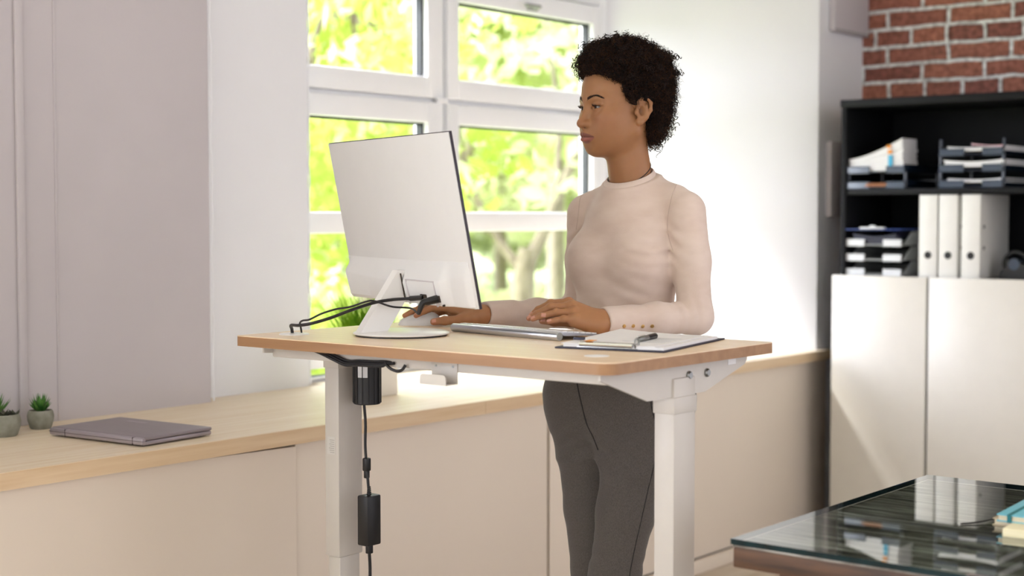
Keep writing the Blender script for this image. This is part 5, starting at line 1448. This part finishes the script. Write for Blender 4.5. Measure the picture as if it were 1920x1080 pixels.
# ---- hair: dense dark core plus curls and frizz
def hairline():
    zt = np.array([-.10, -.03, .008, .016, .030, .060, .078, .090, .100]); xt = np.array([-.050, -.034, -.022, .022, .031, .043, .070, .095, .30])
    def fn(p): return ((np.interp(p[:, 2], zt, xt) + .10 * np.maximum(0, .035 - np.abs(p[:, 1])) * (p[:, 2] < .088) - p[:, 0]) * .75).astype(np.float32)
    return Prim(fn, (-.2, -.2, -.2), (.3, .2, .3), .006, 's')
def lump(p):
    return (.0052 * np.sin(p[:, 0] * 120 + 1.3 * np.sin(p[:, 2] * 70)) * np.sin(p[:, 1] * 160 + p[:, 2] * 40) + .0036 * np.sin(p[:, 2] * 170 + p[:, 1] * 60) + .0025 * np.sin(p[:, 0] * 310 + p[:, 2] * 230) * np.sin(p[:, 1] * 290)).astype(np.float32)
HAIRP = [ell((-.014, 0, .062), (.101, .088, .102), .02), ell((.044, 0, .112), (.044, .062, .038), .04), ell((-.062, 0, .085), (.041, .066, .052), .04), ell((-.060, 0, -.010), (.042, .064, .056), .04), Prim(lump, (-.3,) * 3, (.3,) * 3, 0, 'd'), hairline()]
for s in (1, -1): HAIRP.append(ell((-.010, s * .095, -.004), (.026, .035, .030), .008, 's'))
HAIRP.append(cutplane((-.06, 0, -.072), (.25, 0, -1), .2, .01))
gV, gF = mesh_sdf(HAIRP, (-.17, -.14, -.12), (.13, .14, .21), .0022)
M_hcore = mat('hair_core', rgb(30, 22, 20), 0.7, scale=160, color2=rgb(12, 9, 9), bump=1.0, bump_scale=260, bump_dist=.006, spec=.15)
HB = np_obj('hair', h2b(gV), gF, M_hcore, PER); HB['label'] = 'short dark brown curly hair'
tri = gV[gF]; fn_ = np.cross(tri[:, 1] - tri[:, 0], tri[:, 2] - tri[:, 0]); ar = np.linalg.norm(fn_, axis=1); fn_ /= ar[:, None] + 1e-12
fc = tri.mean(1); outside = evalf(HP, fc.astype(np.float32)) > .0015
# keep faces that look outwards (away from the skull)
pr_ = ar * outside * ~((fc[:, 0] > -.036) & (fc[:, 2] < .013) & (np.abs(fc[:, 1]) > .045)) * ~((fc[:, 0] > -.036) & (fc[:, 0] < .012) & (fc[:, 2] < .034) & (np.abs(fc[:, 1]) > .055)) * (fc[:, 2] > -.066) * ((fn_ * (fc - np.array((-.02, 0, .03)))).sum(1) > 0)
pr_ = pr_ / pr_.sum()
def strands(n, Lr, Rr, Tr, r0, npt, sides, jit, seed, taper=.5, prob=None):
    g = np.random.default_rng(seed); pick = g.choice(len(fc), n, p=pr_ if prob is None else prob)
    base = fc[pick] - fn_[pick] * .002; nm = fn_[pick]
    ax = nm + g.normal(size=(n, 3)) * jit; ax[:, 2] -= .35 * np.clip((.03 - base[:, 2]) / .08, 0, 1) * 1.6
    ax /= np.linalg.norm(ax, axis=1, keepdims=True)
    u = np.cross(ax, g.normal(size=(n, 3))); u /= np.linalg.norm(u, axis=1, keepdims=True); w_ = np.cross(ax, u)
    L = g.uniform(*Lr, n) * np.where((base[:, 0] > .02) & (base[:, 2] < .098), .45, 1.0); R = g.uniform(*Rr, n); T = g.uniform(*Tr, n) * g.choice([-1, 1], n)
    t = np.linspace(0, 1, npt)[None, :, None]; ang = 2 * PI * T[:, None, None] * t
    RR = R[:, None, None] * np.clip(t * 5, 0, 1)
    c = base[:, None] + ax[:, None] * (L[:, None, None] * t) + RR * ((np.cos(ang) - 1) * u[:, None] + np.sin(ang) * w_[:, None])
    c[:, :, 2] -= (.25 * L[:, None] * (t[:, :, 0] ** 2))
    tg = np.gradient(c, axis=1); tg /= np.linalg.norm(tg, axis=2, keepdims=True) + 1e-12
    a_ = np.cross(tg, ax[:, None] + .01); a_ /= np.linalg.norm(a_, axis=2, keepdims=True) + 1e-12; b_ = np.cross(tg, a_)
    rr = (r0 * (1 - (1 - taper) * t))[..., None]
    an = (np.arange(sides) * 2 * PI / sides)[None, None, :, None]
    Vv = c[:, :, None] + rr * (np.cos(an) * a_[:, :, None] + np.sin(an) * b_[:, :, None])
    Vv = Vv.reshape(-1, 3)
    i0 = (np.arange(n)[:, None, None] * npt + np.arange(npt - 1)[None, :, None]) * sides; k = np.arange(sides)[None, None, :]; k2 = (k + 1) % sides
    Ff = np.stack([i0 + k, i0 + k2, i0 + sides + k2, i0 + sides + k], -1).reshape(-1, 4)
    return Vv, Ff
M_curl = mat('dark_brown_curls', rgb(40, 28, 24), 0.6, scale=50, color2=rgb(20, 14, 13), spec=.12)
Va, Fa = strands(6200, (.006, .029), (.0024, .0054), (1.0, 3.0), .00062, 24, 4, .6, 1)
CU = np_obj('curls', h2b(Va), Fa, M_curl, HB)
Vb, Fb = strands(15000, (.010, .034), (.0012, .0036), (.8, 2.6), .00021, 12, 3, .8, 2, .3)
M_frizz = leafy('backlit_brown_frizz', rgb(84, 60, 46), rgb(130, 94, 72), 0.6, 30)  # lighter brown than the curls, imitating backlight glowing through the tips
FZ = np_obj('frizz', h2b(Vb), Fb, M_frizz, HB)
pc = pr_ * ((fc[:, 2] > .05) | (np.abs(fc[:, 1]) < .05)) * ~((fc[:, 0] > .03) & (fc[:, 2] < .095)); pc /= pc.sum()
Vc, Fc = strands(260, (.020, .038), (.0034, .0060), (2.0, 3.6), .0012, 34, 6, .5, 5, .7, pc)
np_obj('ringlets', h2b(Vc), Fc, M_curl, HB)
